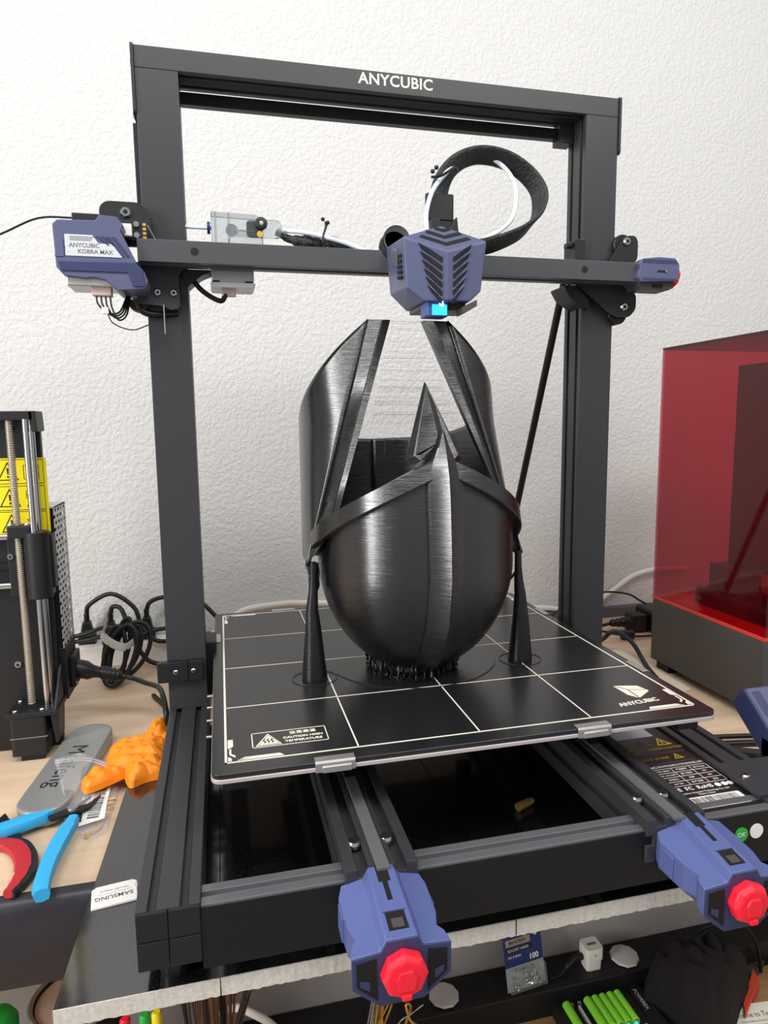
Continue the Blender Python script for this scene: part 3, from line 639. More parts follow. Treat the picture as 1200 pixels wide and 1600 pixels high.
text('serial_text', 'KM2221T0B02524', 5.4, (383.5, -56, -57.5), (0,0,0), INK, ps, ext=.05)
part('qc_sticker', B().cyl((389, -73, -74.5), (389, -74.1, -74.5), 6, 6, 24), GREEN, 40, 0, ps, 'green round sticker')
part('qc_sticker', B().cyl((403, -73, -73.5), (403, -74.1, -73.5), 6, 6, 24), PAPERW, 40, 0, ps, 'white round sticker')
text('sticker_text', 'OK', 5, (389, -74.2, -74.5), (R(90),0,0), PAPERW, ps, ext=.05)
# screen
sp = part('screen_bracket', B().box(415, 500, -62, -10, -55, -52), ALU, None, 0.4)
screw('bracket_screw', sp, (426, -34, -52), (0,0,1), 4, 2)
o0 = Vector((492, 46, -12))
ux = Vector((1, 0, 0)); uy = Vector((0, -.78, -.63)).normalized(); un = ux.cross(uy)
un = un if un.z > 0 else -un
def sq(u0, u1, v0, v1, n0, n1): return B().obox(o0+ux*(u0+u1)/2+uy*(v0+v1)/2+un*(n0+n1)/2, ux, uy, un, (u1-u0)/2, (v1-v0)/2, (n1-n0)/2)
scn = part('touch_screen', sq(0, 130, 0, 92, -26, 0), NAVYD, None, 2.5)
part('screen_face', sq(2, 128, 2, 90, -.5, .8), NAVY, None, 0.6, scn)
part('display', sq(22, 118, 16, 78, .4, 1.1), LCD, None, 0.3, scn, 'lit blue display')
part('face_inset', sq(5, 14, 6, 32, .6, 1.4), NAVYD, None, 0.4, scn)
for i in range(3): part('status_icon', sq(5, 10, 42+i*9, 48+i*9, .6, 1.2), EDGE, None, 0, scn)
part('screen_post', B().box(492, 560, -40, 20, -110, -50), BLK, None, 1)
# clamp on the left upright
cl = part('cord_clamp', B().box(-69, -22, 234, 242, -22, 0), BLK, None, 0.8)
part('clamp_tab', B().box(-44, -38, 232.6, 234, -20, 2), BLK, None, 0.4, cl)
for x in (-50, -32): screw('clamp_screw', cl, (x, 234, -11), (0,-1,0), 2.6, 1)
part('rear_switch_box', B().box(-20, -8, 262, 300, -50, 10), BLK, None, 1)
for i, y in enumerate((150, 180, 205, 228)): part('carriage_bolt', B().cyl((-19, y, -48+i*3), (-6, y, -48+i*3), 1.6, 1.6, 10), STEELR, 40)

# ------------------------------------------------------------------ the printed helmet on the plate
H = thing('printed_helmet', 'glossy black half finished printed helmet standing upside down on the print plate', 'helmet', (194, 165, 0.3))
XH, YH = 194.0, 165.0
def hp(name, b, m=PLA, sm=35, bev=0, par=None): return mesh_obj(name, b, m, par or H, sm, bev)
def dome_r(z):
    if z < 110: return 98*math.sqrt(max(0, 1-((110-z)/112)**1.85))
    return 98.0
def dome_pt(th, z, o=0.0):
    """th = 0 towards the viewer side (-y), +90 deg to +x"""
    r = dome_r(z)+o; a = r; bf = r-(0.00195*(z-110)**1.8 if z > 110 else 0)
    bbk = r*(1+0.75*min(1, max(0, z)/210)**1.5)
    c = math.cos(th); bb = bf if c > 0 else bbk
    return (XH+a*math.sin(th), YH-bb*c, z)
def strap_lo(th): return 203-86*min(1.05, abs(th)/R(97))**1.08
# dome: front closed by the brow band, back of skull up to band height
b = B(); nu, nv = 96, 40; rings = []
for j in range(nv+1):
    ring = []
    for i in range(nu):
        th = -math.pi+2*math.pi*i/nu; top = strap_lo(th)+7 if abs(th) < R(97) else 124
        z = 5+(top-5)*(j/nv)**0.8; ring.append(dome_pt(th, z))
    rings.append(ring)
b.loft(rings, cap=False); o = hp('dome', b, sm=60)
md = o.modifiers.new('wall', 'SOLIDIFY'); md.thickness = 0.004; md.offset = -1
# brow band
b = B(); rings = []; n = 60
for i in range(n+1):
    th = R(-98)+R(196)*i/n; z0 = strap_lo(th); w_ = 15+3*abs(th)/R(97)
    k = abs(th)/R(98); ex = 5+6.0*k*k
    rings.append([dome_pt(th, z0, -3), dome_pt(th, z0, ex), dome_pt(th, z0+1.2, ex+.8), dome_pt(th, z0+w_, ex-1), dome_pt(th, z0+w_+1, -3)])
b.loft(rings); hp('brow_band', b)
# cheek guards and side shells (mirrored pair)
def mir(p, s): return (XH+s*(p[0]-XH), p[1], p[2])
F0, F1 = Vector((83, 153, 114)), Vector((153, 185, 350))
M0, M1 = Vector((97, 133, 140)), Vector((167, 183, 350))
I0, I1 = Vector((108, 129, 158)), Vector((177, 187, 351))
def rim(u): return 350-(350-228)*(1-(1-u)**2.5) if u < .78 else 350-(350-228)*(1-(.22)**2.5)-2*(u-.78)/.22
def shell_pt(u, z):
    t = (z-114)/(350-114); f = F0.lerp(F1, t); XS = XH+2.5; k = min(1, max(0, (z-130)/120))
    a = 110-4*k - (0 if z < 250 else 0.0005*(z-250)**2); cy = 192+44*k; bb = 354-cy
    S = Vector((XS-a, cy, z))
    if u < .42:
        q = u/.42; c = Vector((XS-a-1, f.y+(cy-f.y)*.32, z)); return f*(1-q)**2+c*2*q*(1-q)+S*q*q
    q = (u-.42)/.58*math.pi/2; return Vector((XS-a*math.cos(q)-2.5*q/1.571, cy+bb*math.sin(q), z))
for s in (-1, 1):
    m_ = -s
    b = B(); rings = []
    for j in range(31):
        ring = []
        for i in range(49):
            u = i/48; z = 112+(rim(u)-112)*(j/30); p = shell_pt(u, z); ring.append(mir(p, m_))
        rings.append(ring)
    b.loft(rings, cap=False, closed=False); o = hp('side_shell', b, sm=60)
    md = o.modifiers.new('wall', 'SOLIDIFY'); md.thickness = 0.0045; md.offset = 0
    ra, rb_ = [], []
    for k in range(13):
        t = k/12; f, m0, i0 = F0.lerp(F1, t), M0.lerp(M1, t), I0.lerp(I1, t)
        ra.append([mir(p, m_) for p in (f, m0, m0+Vector((2, 8, 0)), f+Vector((2, 8, 0)))])
        rb_.append([mir(p, m_) for p in (m0+Vector((.6, .2, 0)), i0+Vector((0, 2.5, 0)), i0+Vector((0, 12, 0)), m0+Vector((.6, 9, 0)))])
    hp('cheek_guard', B().loft(ra), sm=20, bev=0.4); hp('cheek_bevel', B().loft(rb_), sm=20, bev=0.3)
# central crest
b = B(); rings = []
def crest(z, hw, out):
    yc_ = dome_pt(0, min(z, 238))[1]
    th = math.asin(min(.98, hw/max(20, dome_r(min(z, 110)))))
    ys = dome_pt(th, min(z, 238))[1]
    return [(XH-hw, ys+6, z), (XH-hw, ys-4.0, z), (XH-hw*.86, ys-5, z), (XH, yc_-out, z), (XH+hw*.86, ys-5, z), (XH+hw, ys-4.0, z), (XH+hw, ys+6, z)]
for z, hw, out in ((14, 18, 10), (22, 18, 13), (40, 17, 15), (70, 16.5, 16), (110, 16, 16), (150, 16.2, 16), (185, 16.6, 16), (203, 15.5, 15), (212, 11.5, 13), (226, 5.5, 9), (241, .6, 4)):
    rings.append(crest(z, hw, out))
b.loft(rings); hp('crest', b, sm=20)
r0 = crest(14, 17, 7); tip = [(XH+.2*(p[0]-XH), 122+(p[1]-100)*.06, 0.6) for p in r0]
hp('crest_foot', B().loft([r0, tip]), sm=20)
# pointed nose plate
nb = [(XH, 131, 287), (XH-27, 101, 216), (XH-20, 98, 210), (XH, 92, 228), (XH+20, 98, 210), (XH+27, 101, 216)]
nf = [(XH+.5, 125, 283), (XH-21, 94, 219), (XH-16, 92, 214), (XH, 85, 230), (XH+16, 92, 214), (XH+21, 94, 219)]
npl = B().loft([nb, nf]); o = hp('nose_plate', npl, sm=15, bev=0.5)
hp('nose_ridge', B().add([(XH, 124, 282), (XH-19, 94, 220), (XH+19, 94, 220), (XH, 84.5, 231), (XH, 110, 240)], [(0,1,3),(0,3,2),(1,0,4),(0,2,4),(1,4,3),(3,4,2)]), sm=15)
# support pillars, raft rings and wriggling support strands
for s, bx, by, tx, ty in ((-1, 86.5, 150, 86, 151), (1, 303, 147, 303, 151)):
    hp('support_pillar', B().loft([[(x+r*math.cos(2*math.pi*k/20), y+r*math.sin(2*math.pi*k/20), z) for k in range(20)] for x, y, z, r in
        ((bx, by, .3, 12.5), (bx, by, 3, 12.5), (bx+.2*s, by+.3, 20, 10.8), (bx+(tx-bx)*.4, by, 45, 8.4), (tx+s*.5, ty-1, 70, 6), (tx-s*1, ty, 86, 4.6), (tx-s*1.5, ty, 100, 3.6), (tx-s*2, ty, 116, 3.4))]), PLAS, 40)
    b = B(); P2 = [(bx+22*math.cos(a*.209), by+20*math.sin(a*.209), .5) for a in range(31)]
    b.tube(P2, .35, 5, raw=True); hp('raft_ring', b, PLAS, 60)
b = B(); b.tube([(XH+90*math.cos(R(200+a*4)), 185+88*math.sin(R(200+a*4)), .5) for a in range(36)], .35, 5, raw=True); hp('raft_ring', b, PLAS, 60)
for k in range(46):
    a = 2*math.pi*k/46+random.uniform(-.05, .05); rr = random.uniform(40, 50); x, y = XH-4+rr*math.cos(a), 160+rr*math.sin(a)
    pts = [(x+random.uniform(-2, 2), y+random.uniform(-2, 2), z) for z in (1.6, 4, 8, 12, 16, 21)]
    hp('support_strand', B().tube(pts, random.uniform(1.0, 1.6), 6, 3), PLAS, 60)
hp('support_core', B().lathe((XH-4, 160, .3), [(41, 0), (41, 1), (33, 4), (31, 13), (34, 16)], 28), PLAS, 40)
for s in (-1, 1):
    for k in range(7):
        x = XH+s*random.uniform(98, 109); y = random.uniform(152, 176)
        pts = [(XH+s*(103), 160, 84)]+[(x+random.uniform(-1.5, 1.5), y+random.uniform(-1.5, 1.5), z) for z in (92, 99, 106, 113)]
        hp('support_strand', B().tube(pts, 1.3, 6, 3), PLAS, 60)
# fine hairs of filament strung between the cheek guards
b = B()
for k in range(70):
    z = 350-random.random()**1.3*120; t = (z-114)/236; p = I0.lerp(I1, t); x0 = p.x+2; x1 = 2*XH-p.x-2; y = p.y+random.uniform(0, 9)
    b.tube([(x0, y, z+random.uniform(-.8, .8)), ((x0+x1)/2, y+random.uniform(-2, 2), z-random.uniform(0, 1)), (x1, y, z+random.uniform(-.8, .8))], .07, 3, 3)
for k in range(40):
    z = random.uniform(225, 320); t = (z-114)/236; p = I0.lerp(I1, t); x = random.uniform(p.x+3, 2*XH-p.x-3)
    b.tube([(x, p.y+3, z), (x+random.uniform(-9, 9), p.y+4, z-random.uniform(-4, 14)), (x+random.uniform(-16, 16), p.y+5, z-random.uniform(0, 22))], .06, 3, 3)
o = hp('filament_hairs', b, STRING, 60); o['kind'] = 'stuff'

# ------------------------------------------------------------------ left: small rod printer
S = thing('rod_printer', 'black plate frame printer with threaded rod and yellow warning sticker at the left edge', '3d printer', (-215, 370, TAB))
def sp_(n, b, m, sm=None, bev=0, par=None, label=None): return mesh_obj(n, b, m, par or S, sm, bev, label=label)
fp = sp_('frame_plate', B().box(-420, -192, 352, 360, -130, 262), BLK, None, 0.6)
ec = sp_('top_bracket', B().box(-290, -193, 330, 360, 256, 266).ext([(-198, 266), (-190, 266), (-189, 244), (-193, 243), (-197, 258)], 'y', 330, 362), BLK, None, 0.8)
def spiral(x, y, z0, z1, r, pitch):
    rings = []; n = int((z1-z0)/pitch*10); bsp = B()
    pts = [(x+r*math.cos(2*math.pi*i/10), y+r*math.sin(2*math.pi*i/10), z0+(z1-z0)*i/n) for i in range(n+1)]
    return bsp.tube(pts, pitch*.28, 4, raw=True)
rd = sp_('threaded_rod', B().cyl((-219, 337, -70), (-219, 337, 256), 3.3, 3.3, 14), SCREWM, 40)
sp_('rod_thread', spiral(-219, 337, -70, 256, 3.6, 2.6), SCREWM, 60, 0, rd)
for x, y in ((-200.5, 330), (-199, 346)):
    sp_('smooth_rod', B().cyl((x, y, -70), (x, y, 257), 3.6, 3.6, 16), STEEL, 40)
st = sp_('warning_sticker', B().box(-290, -188, 351.4, 352, 124, 214), YEL)
for i, z in enumerate((126, 155, 185)):
    for a in ((-286, -191, z, z+.6), (-286, -191, z+27, z+27.6), (-191.5, -191, z, z+27.6)):
        sp_('sticker_rule', B().box(a[0], a[1], 351.1, 351.5, a[2], a[3]), INK, None, 0, st)
    cx = -228
    bt = B(); A3 = [Vector((cx-11, z+4)), Vector((cx+11, z+4)), Vector((cx, z+25))]; c3 = (A3[0]+A3[1]+A3[2])/3
    for k in range(3):
        p, q = A3[k], A3[(k+1) % 3]; bt.loft([[(v.x, yy, v.y) for v in (p, q, c3+(q-c3)*.84, c3+(p-c3)*.84)] for yy in (351.1, 351.5)])
    bt.ext([(cx-1.2, z+18), (cx+1.2, z+18), (cx+.5, z+10.5), (cx-.5, z+10.5)], 'y', 351.1, 351.5).cyl((cx, 351.1, z+8), (cx, 351.5, z+8), 1.2, 1.2, 10)
    sp_('warning_triangle', bt, INK, None, 0, st)
def srect(x0, x1, z0, z1, m=INK, n='pictogram'):
    b = B(); t_ = .5
    for a in ((x0, x1, z0, z0+t_), (x0, x1, z1-t_, z1), (x0, x0+t_, z0, z1), (x1-t_, x1, z0, z1)): b.box(a[0], a[1], 351.1, 351.5, a[2], a[3])
    sp_(n, b, m, None, 0, st)
srect(-212, -204, 190, 206); srect(-204, -196, 190, 206); srect(-211, -204, 168, 177)
sp_('pictogram', B().lathe((-207.5, 351.2, 172.5), [(1.6, 0), (1.6, -.2), (2.4, -.2), (2.4, 0)], 14, 'y').ext([(-211, 159), (-200, 159), (-203, 164), (-208, 164)], 'y', 351.1, 351.5), INK, 40, 0, st)
for d in (1, -1): sp_('pictogram_cross', B().obox((-206, 351.3, 140), (.8, 0, .6*d), (0,1,0), (-.6*d, 0, .8), 7, .2, .9), mat('sticker_red', (200, 40, 40), .5), None, 0, st)
# x carriage end with bearing
xe = sp_('carriage_end', B().box(-228, -204, 328, 350, 126, 140), BLK, None, 1.5)
sp_('bearing_holder', B().lathe((-200, 336, 56), [(3.7, 0), (13.5, 0), (13.5, 76), (3.7, 76)], 20).box(-214, -187, 336, 350, 58, 130).box(-190, -184, 338, 352, 66, 128), BLK, 40, 0.8, xe)
sp_('carriage_block', B().box(-232, -206, 340, 351, 58, 128), BLK, None, 1, xe)
for z in (70, 126): sp_('cross_rod', B().cyl((-420, 344, z), (-226, 344, z), 4, 4, 16), STEEL, 40)
sp_('timing_belt', B().box(-420, -232, 342, 346, 90, 96), RUB)
for x, y in ((-225, 332), (-208, 332)): screw('bracket_bolt', xe, (x, y, 140), (0,0,1), 3, 2.5)
screw('bracket_bolt', xe, (-229, 340, 104), (0,-1,0), 3.6, 2.5)
screw('frame_bolt', S, (-234, 352, -26), (0,-1,0), 4.2, 2.5); screw('frame_bolt', S, (-222, 352, 247), (0,-1,0), 3.4, 2.5)
# motor and mount at the foot
mm = sp_('motor_mount', B().box(-240, -186, 312, 358, -76, -70).ext([(314, -70), (352, -70), (352, -30)], 'x', -191, -188), BLK, None, 1)
sp_('mount_ring', B().lathe((-219, 333, -70.2), [(8, 0), (10, 0), (10, .8), (8, .8)], 24), DARK, 40, 0, mm)
for x, y in ((-232, 318), (-204, 318), (-234, 348)): screw('mount_screw', mm, (x, y, -70), (0,0,1), 2.8, 2)
sp_('lead_motor', B().ext(round_poly([(-236, 314), (-202, 314), (-200, 316), (-200, 350), (-202, 352), (-236, 352), (-238, 350), (-238, 316)], 2), 'z', -122, -76), BLK, 30, 0.6)
sp_('motor_seam', B().box(-238.4, -199.6, 313.6, 352, -101, -100), EDGE)
sp_('mount_skirt', B().ext([(-196, -76), (-187, -76), (-189, -110), (-192, -112)], 'y', 318, 350), BLK, None, 0.6)
sp_('printer_foot', B().box(-230, -206, 320, 346, -130, -122), RUB)
# power supply with punched cover
pb = sp_('supply_box', B().box(-300, -185, 363, 418, -78, -14), BLK, None, 0.8)
sp_('supply_body', B().box(-300, -188.5, 364, 411, -14, 152), DARK)
pm = B(); cols, rows = 4, 23; y0, y1, z0, z1 = 363, 420, -16, 155
zs = [z0+(z1-z0)*(q/rows) for q in range(rows+1)]
for q in range(rows+1): pm.box(-187, -186, y0, y1, zs[q]-1.7, zs[q]+1.7)
for q in range(rows):
    o_ = 0.25 if q % 2 else .6
    for i in range(cols+1):
        yy = y0+(y1-y0)*((i-.5+o_)/cols); a_, c_ = max(y0, yy-2.4), min(y1, yy+2.4)
        if c_ > a_: pm.box(-186.9, -186.1, a_, c_, zs[q]+1.7, zs[q+1]-1.7)
o = sp_('perforated_cover', pm, GALV); o['kind'] = 'stuff'
sp_('cover_flange', B().box(-300, -186, 362, 421, 154.5, 156).box(-188, -186, 418, 421, -16, 155), GALV)
sw = sp_('power_inlet', B().box(-185, -179, 378, 412, -70, -30), BLK, None, 1.5)
screw('inlet_screw', sw, (-179, 383, -66), (1,0,0), 2.6, 1.5)

# ------------------------------------------------------------------ right: resin printer with red cover
Z = thing('resin_printer', 'grey based resin printer under a clear red acrylic cover at the right edge', 'resin printer', (750, 285, TAB))
zp = lambda n, b, m, sm=None, bev=0, par=None: mesh_obj(n, b, m, par or Z, sm, bev)
zp('base', B().box(640, 860, 178, 398, -117, -22), GREYD, None, 1.5)
for x in (660, 840):
    for y in (200, 376): zp('foot', B().box(x-14, x+14, y-14, y+14, TAB, -117), RUB)
zp('gasket', B().box(639.5, 860.5, 177.5, 398.5, -22, -17), REDLINE, None, 0.6)
cv = zp('red_cover', B().box(640.2, 643.2, 178, 398, -17, 349).box(643.2, 860, 395, 398, -17, 349).box(643.2, 860, 178, 181, -17, 349).box(857, 860, 181, 395, -17, 349), REDAC)
zp('cover_top', B().box(640.2, 860, 178, 398, 349, 352), mat('red_cover_edge', (60, 14, 20), .3))
ic = zp('z_column', B().box(712, 800, 250, 330, -17, 322), GREYD, None, 2)
zp('z_carriage', B().box(700, 760, 235, 262, 60, 110), GREYD, None, 2, ic)
zp('build_arm', B().box(690, 780, 190, 250, 60, 74), GREYD, None, 2, ic)
zp('build_plate', B().box(690, 800, 184, 246, 20, 46), STEELR, None, 2, ic)
zp('column_foot', B().box(690, 830, 240, 340, -17, 42).box(672, 840, 240, 345, -17, 8), GREYD, None, 2, ic)
zp('resin_vat', B().box(672, 840, 186, 246, -17, 4), BLK, None, 3)

# ------------------------------------------------------------------ things on the plywood top, left
def plate_poly(pts, z0, z1): return B().ext(pts, 'z', z0, z1)
# tin case: stadium outline along a slanted axis
def stadium(c0, c1, r, n=10):
    d = (Vector(c1)-Vector(c0)).normalized(); a0 = math.atan2(d.y, d.x); o = []
    for c, a in ((c1, a0-math.pi/2), (c0, a0+math.pi/2)):
        for i in range(n+1): o.append((c[0]+r*math.cos(a+math.pi*i/n), c[1]+r*math.sin(a+math.pi*i/n)))
    return o
cs = thing('tin_case', 'slim silver tin case with rounded ends and black script lettering', 'case', (-172, 270, TAB))
ca, cb = (-176, 196), (-160, 340)
body = B().loft([[(*p, z) for p in stadium(ca, cb, r)] for r, z in ((23, TAB+.2), (24.5, TAB+1.5), (24.5, -120.5), (24, -120.3))])
mesh_obj('case_base', body, TIN, cs, 40)
lid = B().loft([[(*p, z) for p in stadium(ca, cb, r)] for r, z in ((25, -121.5), (25, -114.6), (24.4, -113.6), (23, -113.1), (21, -113), (0.5, -113))])
mesh_obj('case_lid', lid, TIN, cs, 40)
dv = (Vector(ca)-Vector(cb)).normalized()
text('case_text', 'Meafeng', 25, (-169, 262, -112.9), (0, 0, math.atan2(dv.y, dv.x)), INK, cs, ext=.05, sx=1.1)
# flush cutters, open, pale blue grips
fc = thing('flush_cutters', 'open flush cutters with bright blue grips and black blades lying on a zip bag', 'cutters', (-160, 150, TAB))
def grip(pts, wid, z0, z1):
    P = catmull([(*p, 0) for p in pts], 6); L, Rr = [], []
    for i, p in enumerate(P):
        t_ = (P[min(i+1, len(P)-1)]-P[max(i-1, 0)]).normalized(); n = Vector((-t_.y, t_.x, 0)); w = wid[min(len(wid)-1, int(i/len(P)*len(wid)))]
        L.append(p+n*w); Rr.append(p-n*w)
    rings = []
    for l, r in zip(L, Rr):
        m = (l+r)/2; zc = (z0+z1)/2
        rings.append([(l.x, l.y, zc), (l.x*.8+m.x*.2, l.y*.8+m.y*.2, z1-1), (m.x, m.y, z1), (r.x*.8+m.x*.2, r.y*.8+m.y*.2, z1-1), (r.x, r.y, zc), (r.x*.8+m.x*.2, r.y*.8+m.y*.2, z0+1), (m.x, m.y, z0), (l.x*.8+m.x*.2, l.y*.8+m.y*.2, z0+1)])
    return B().loft(rings)
mesh_obj('grip', grip([(-255, 140), (-225, 150), (-198, 160), (-178, 170), (-166, 178)], [7.5, 8, 8, 8.5, 8.5, 8, 6], -124, -113), BLUEH, fc, 50)
mesh_obj('grip', grip([(-143, 160), (-146, 140), (-149, 115), (-150, 90), (-149, 66), (-146, 54)], [5, 7, 7.5, 7.5, 7, 7, 7, 6], -124, -113), BLUEH, fc, 50)
mesh_obj('jaw', B().ext([(-168, 169), (-152, 179), (-140, 181), (-134, 183), (-125, 198), (-131, 176), (-140, 171), (-164, 163)], 'z', -120, -116.5), BLACKST, fc, None, .5)
mesh_obj('jaw', B().ext([(-149, 157), (-150, 168), (-154, 178), (-147, 190), (-135, 204), (-143, 186), (-138, 172), (-137, 160)], 'z', -123.5, -120), BLACKST, fc, None, .5)
mesh_obj('pivot', B().cyl((-147, 177, -116.5), (-147, 177, -114.8), 5.2, 4.8, 20), STEELR, fc, 40)
# red and black cutters
rc = thing('side_cutters', 'side cutters with red and black grips at the left edge of the table', 'cutters', (-180, 115, TAB))
mesh_obj('grip', grip([(-205, 148), (-190, 140), (-178, 122), (-172, 100), (-173, 84), (-176, 72)], [7, 8, 8, 7.5, 6, 5, 4], TAB+1, -121), REDH, rc, 50)
mesh_obj('grip_edge', grip([(-197, 152), (-181, 142), (-169, 122), (-164.5, 100), (-167, 84), (-172, 71)], [3, 3.2, 3.4, 3.4, 3, 2], TAB+.6, -121.6), BLK, rc, 50)
mesh_obj('jaw', B().ext([(-212, 196), (-198, 172), (-186, 152), (-193, 144), (-206, 150), (-220, 175)], 'z', -128, -122), BLACKST, rc, None, 1)
# zip bag with brass inserts
zb = thing('zip_bag', 'clear zip bag with white barcode label and brass inserts lying beside the orange glove', 'bag', (-140, 210, TAB))
outl = [(-183, 270), (-160, 279), (-122, 276), (-112.8, 224), (-113.5, 150), (-126, 138), (-153, 168), (-158, 190), (-172, 236)]
def bz(x, y, z): return z+18*min(1, max(0, (-140-x)/14))*min(1, max(0, (y-178)/20))
mesh_obj('bag_film', B().loft([[(x, y, bz(x, y, TAB+.4)) for x, y in outl], [(x, y, bz(x, y, TAB+3)) for x, y in outl], [(-142+(x+142)*.9, 210+(y-210)*.92, bz(x, y, TAB+6)) for x, y in outl]]), POLY, zb, 40)
for k in range(2):
    mesh_obj('zip_ridge', B().tube([(-180+k*.5, 260-k*5, TAB+24), (-150, 268-k*5, TAB+19), (-121, 264-k*5, TAB+6.6)], .9, 6), POLY, zb, 60)
lb = mesh_obj('bag_label', B().ext([(-145, 242), (-120, 239), (-118.5, 190), (-116.5, 161), (-138, 153), (-143, 180)], 'z', TAB+7.6, TAB+8), PAPERW, zb)
b = B(); y = 164
while y < 232: h = random.choice((.8, 1.2, 2)); b.box(-133, -122.5, y, y+h, TAB+8, TAB+8.2); y += h+random.choice((1, 1.4, 2))
o = mesh_obj('barcode', b, INK, lb); o['kind'] = 'stuff'
for k in range(3): mesh_obj('print_line', B().box(-141.4+k*2.6, -140.8+k*2.6, 172+k*6, 228-k*10, TAB+8, TAB+8.2), GREYINK, lb)
for k, (x, y, a) in enumerate(((-118, 196, .4), (-116.5, 186, .7), (-119, 178, .5), (-117, 204, .2), (-120, 156, 1.2), (-124, 150, .9), (-129, 146, 1.3), (-117, 172, 1))):
    d = Vector((math.cos(a), math.sin(a), 0))*4; c = Vector((x, y, TAB+3))
    mesh_obj('brass_insert', B().cyl(c-d, c+d*.4, 2, 2, 10).cyl(c+d*.4, c+d, 1.5, 1.5, 10), BRASS, zb, 40)
# crumpled orange glove
def lump(name, c, outline, H, z0, m, parent, seed, rings=12, amp=.5, fold=None):
    rnd = random.Random(seed); ol = catmull([(*p, 0) for p in outline]+[(*outline[0], 0)], 4)[:-1]; n = len(ol)
    ph = [(rnd.uniform(.05, .2), rnd.uniform(-.2, .2), rnd.uniform(0, 6)) for _ in range(6)]
    def hgt(x, y): return sum(abs(math.sin(a*x+b_*y+p)) for a, b_, p in ph)/6
    b = B(); vs = [(c[0], c[1], z0+H*(.6+amp*hgt(*c)))]; fs = []
    for j in range(1, rings+1):
        q = j/rings
        for p in ol:
            x, y = c[0]+(p.x-c[0])*q, c[1]+(p.y-c[1])*q
            h = H*(math.sqrt(max(0, 1-q**3)))*(.45+amp*1.4*hgt(x, y)) if j < rings else 0
            vs.append((x, y, z0+max(h, 0.3 if j < rings else 0)))
    for i in range(n): fs.append((0, 1+i, 1+(i+1) % n))
    for j in range(rings-1):
        for i in range(n): a = 1+j*n+i; a2 = 1+j*n+(i+1) % n; fs.append((a, a+n, a2+n, a2))
    fs.append(tuple(1+(rings-1)*n+i for i in range(n))[::-1])
    return b.add(vs, fs)
gv = thing('rubber_glove', 'crumpled orange rubber glove beside the black frame rail', 'glove', (-95, 250, TILE))
gp = [(-131, 262), (-128, 288), (-112, 302), (-97, 296), (-88, 318), (-68, 322), (-61.5, 280), (-61.5, 222), (-80, 214), (-98, 203), (-108, 226), (-122, 232)]
mesh_obj('glove_palm', lump('g', (-92, 258), gp, 17, TILE+.3, ORANGE, gv, 11, amp=.75), ORANGE, gv, 14)
mesh_obj('glove_finger', lump('g', (-126, 222), [(-147, 214), (-143, 232), (-128, 238), (-108, 234), (-104, 226), (-114, 216), (-132, 203), (-141, 201)], 13, TILE+.5, ORANGE, gv, 5, amp=.6), ORANGE, gv, 14)
mesh_obj('glove_fold', lump('g', (-88, 222), [(-104, 214), (-96, 240), (-76, 246), (-62.5, 240), (-62.5, 216), (-84, 208), (-97, 200)], 15, TILE+.4, ORANGE, gv, 23, amp=.7), ORANGE, gv, 14)
mesh_obj('glove_cuff', lump('g', (-76, 292), [(-90, 282), (-92, 318), (-74, 330), (-61.5, 322), (-61.5, 280), (-74, 268)], 26, TILE+.4, ORANGE, gv, 31, amp=.5), ORANGE, gv, 14)
# memory card adapter
sd = thing('memory_card_adapter', 'white memory card adapter lying on the black stone slab', 'memory card', (-89, 38, TILE))
c0 = Vector((-90, 37.5, 0)); ax = Vector((32, 4.5, 0)).normalized(); ay = Vector((-ax.y, ax.x, 0))
def sdp(u, v): p = c0+ax*u+ay*v; return (p.x, p.y)
mesh_obj('card_body', B().ext([sdp(*q) for q in ((-16.5, -12.5), (16.5, -12.5), (17, -8), (17, 10), (14, 12.5), (-13, 12.5), (-16.5, 9.5))], 'z', TILE, TILE+2), WHITE, sd, None, .4)
mesh_obj('lock_tab', B().ext([sdp(*q) for q in ((15, 2), (17.4, 2), (17.4, 7), (15, 7))], 'z', TILE+.6, TILE+2.2), CAPG, sd, None, .2)
ang = math.atan2(ax.y, ax.x)+math.pi
text('card_text', 'SAMSUNG', 6, (*sdp(0, -3), TILE+2.05), (0, 0, ang), GREYINK, sd, ext=.04, bold=.15, spacing=1.05)
text('card_text', 'MicroSD Adapter', 3, (*sdp(0, 5), TILE+2.05), (0, 0, ang), GREYINK, sd, ext=.04)
mesh_obj('print_rule', B().ext([sdp(*q) for q in ((-12, 1.4), (13, 1.4), (13, 1.7), (-12, 1.7))], 'z', TILE+2, TILE+2.1), GREYINK, sd)
# loose brass cartridge
bc = Vector((274, 68, TILE+4)); d = Vector((1, .42, 0)).normalized()
b = B()
rings = []
u_ = Vector((-d.y, d.x, 0)); v_ = Vector((0, 0, 1))
for h, r in ((-11, 2.6), (-10.8, 4), (-9.6, 4), (-9.4, 3.2), (-8.4, 3.2), (-8.2, 3.9), (6, 3.7), (8, 2.9), (9.5, 2.9), (10.5, 2), (11, .4)):
    rings.append([bc+d*h+u_*r*math.cos(k*.3927)+v_*r*math.sin(k*.3927) for k in range(16)])
b.loft(rings); single('brass_cartridge', b, BRASS, 'small brass cartridge lying on the black stone slab behind the front rail', 'cartridge', smooth=40)

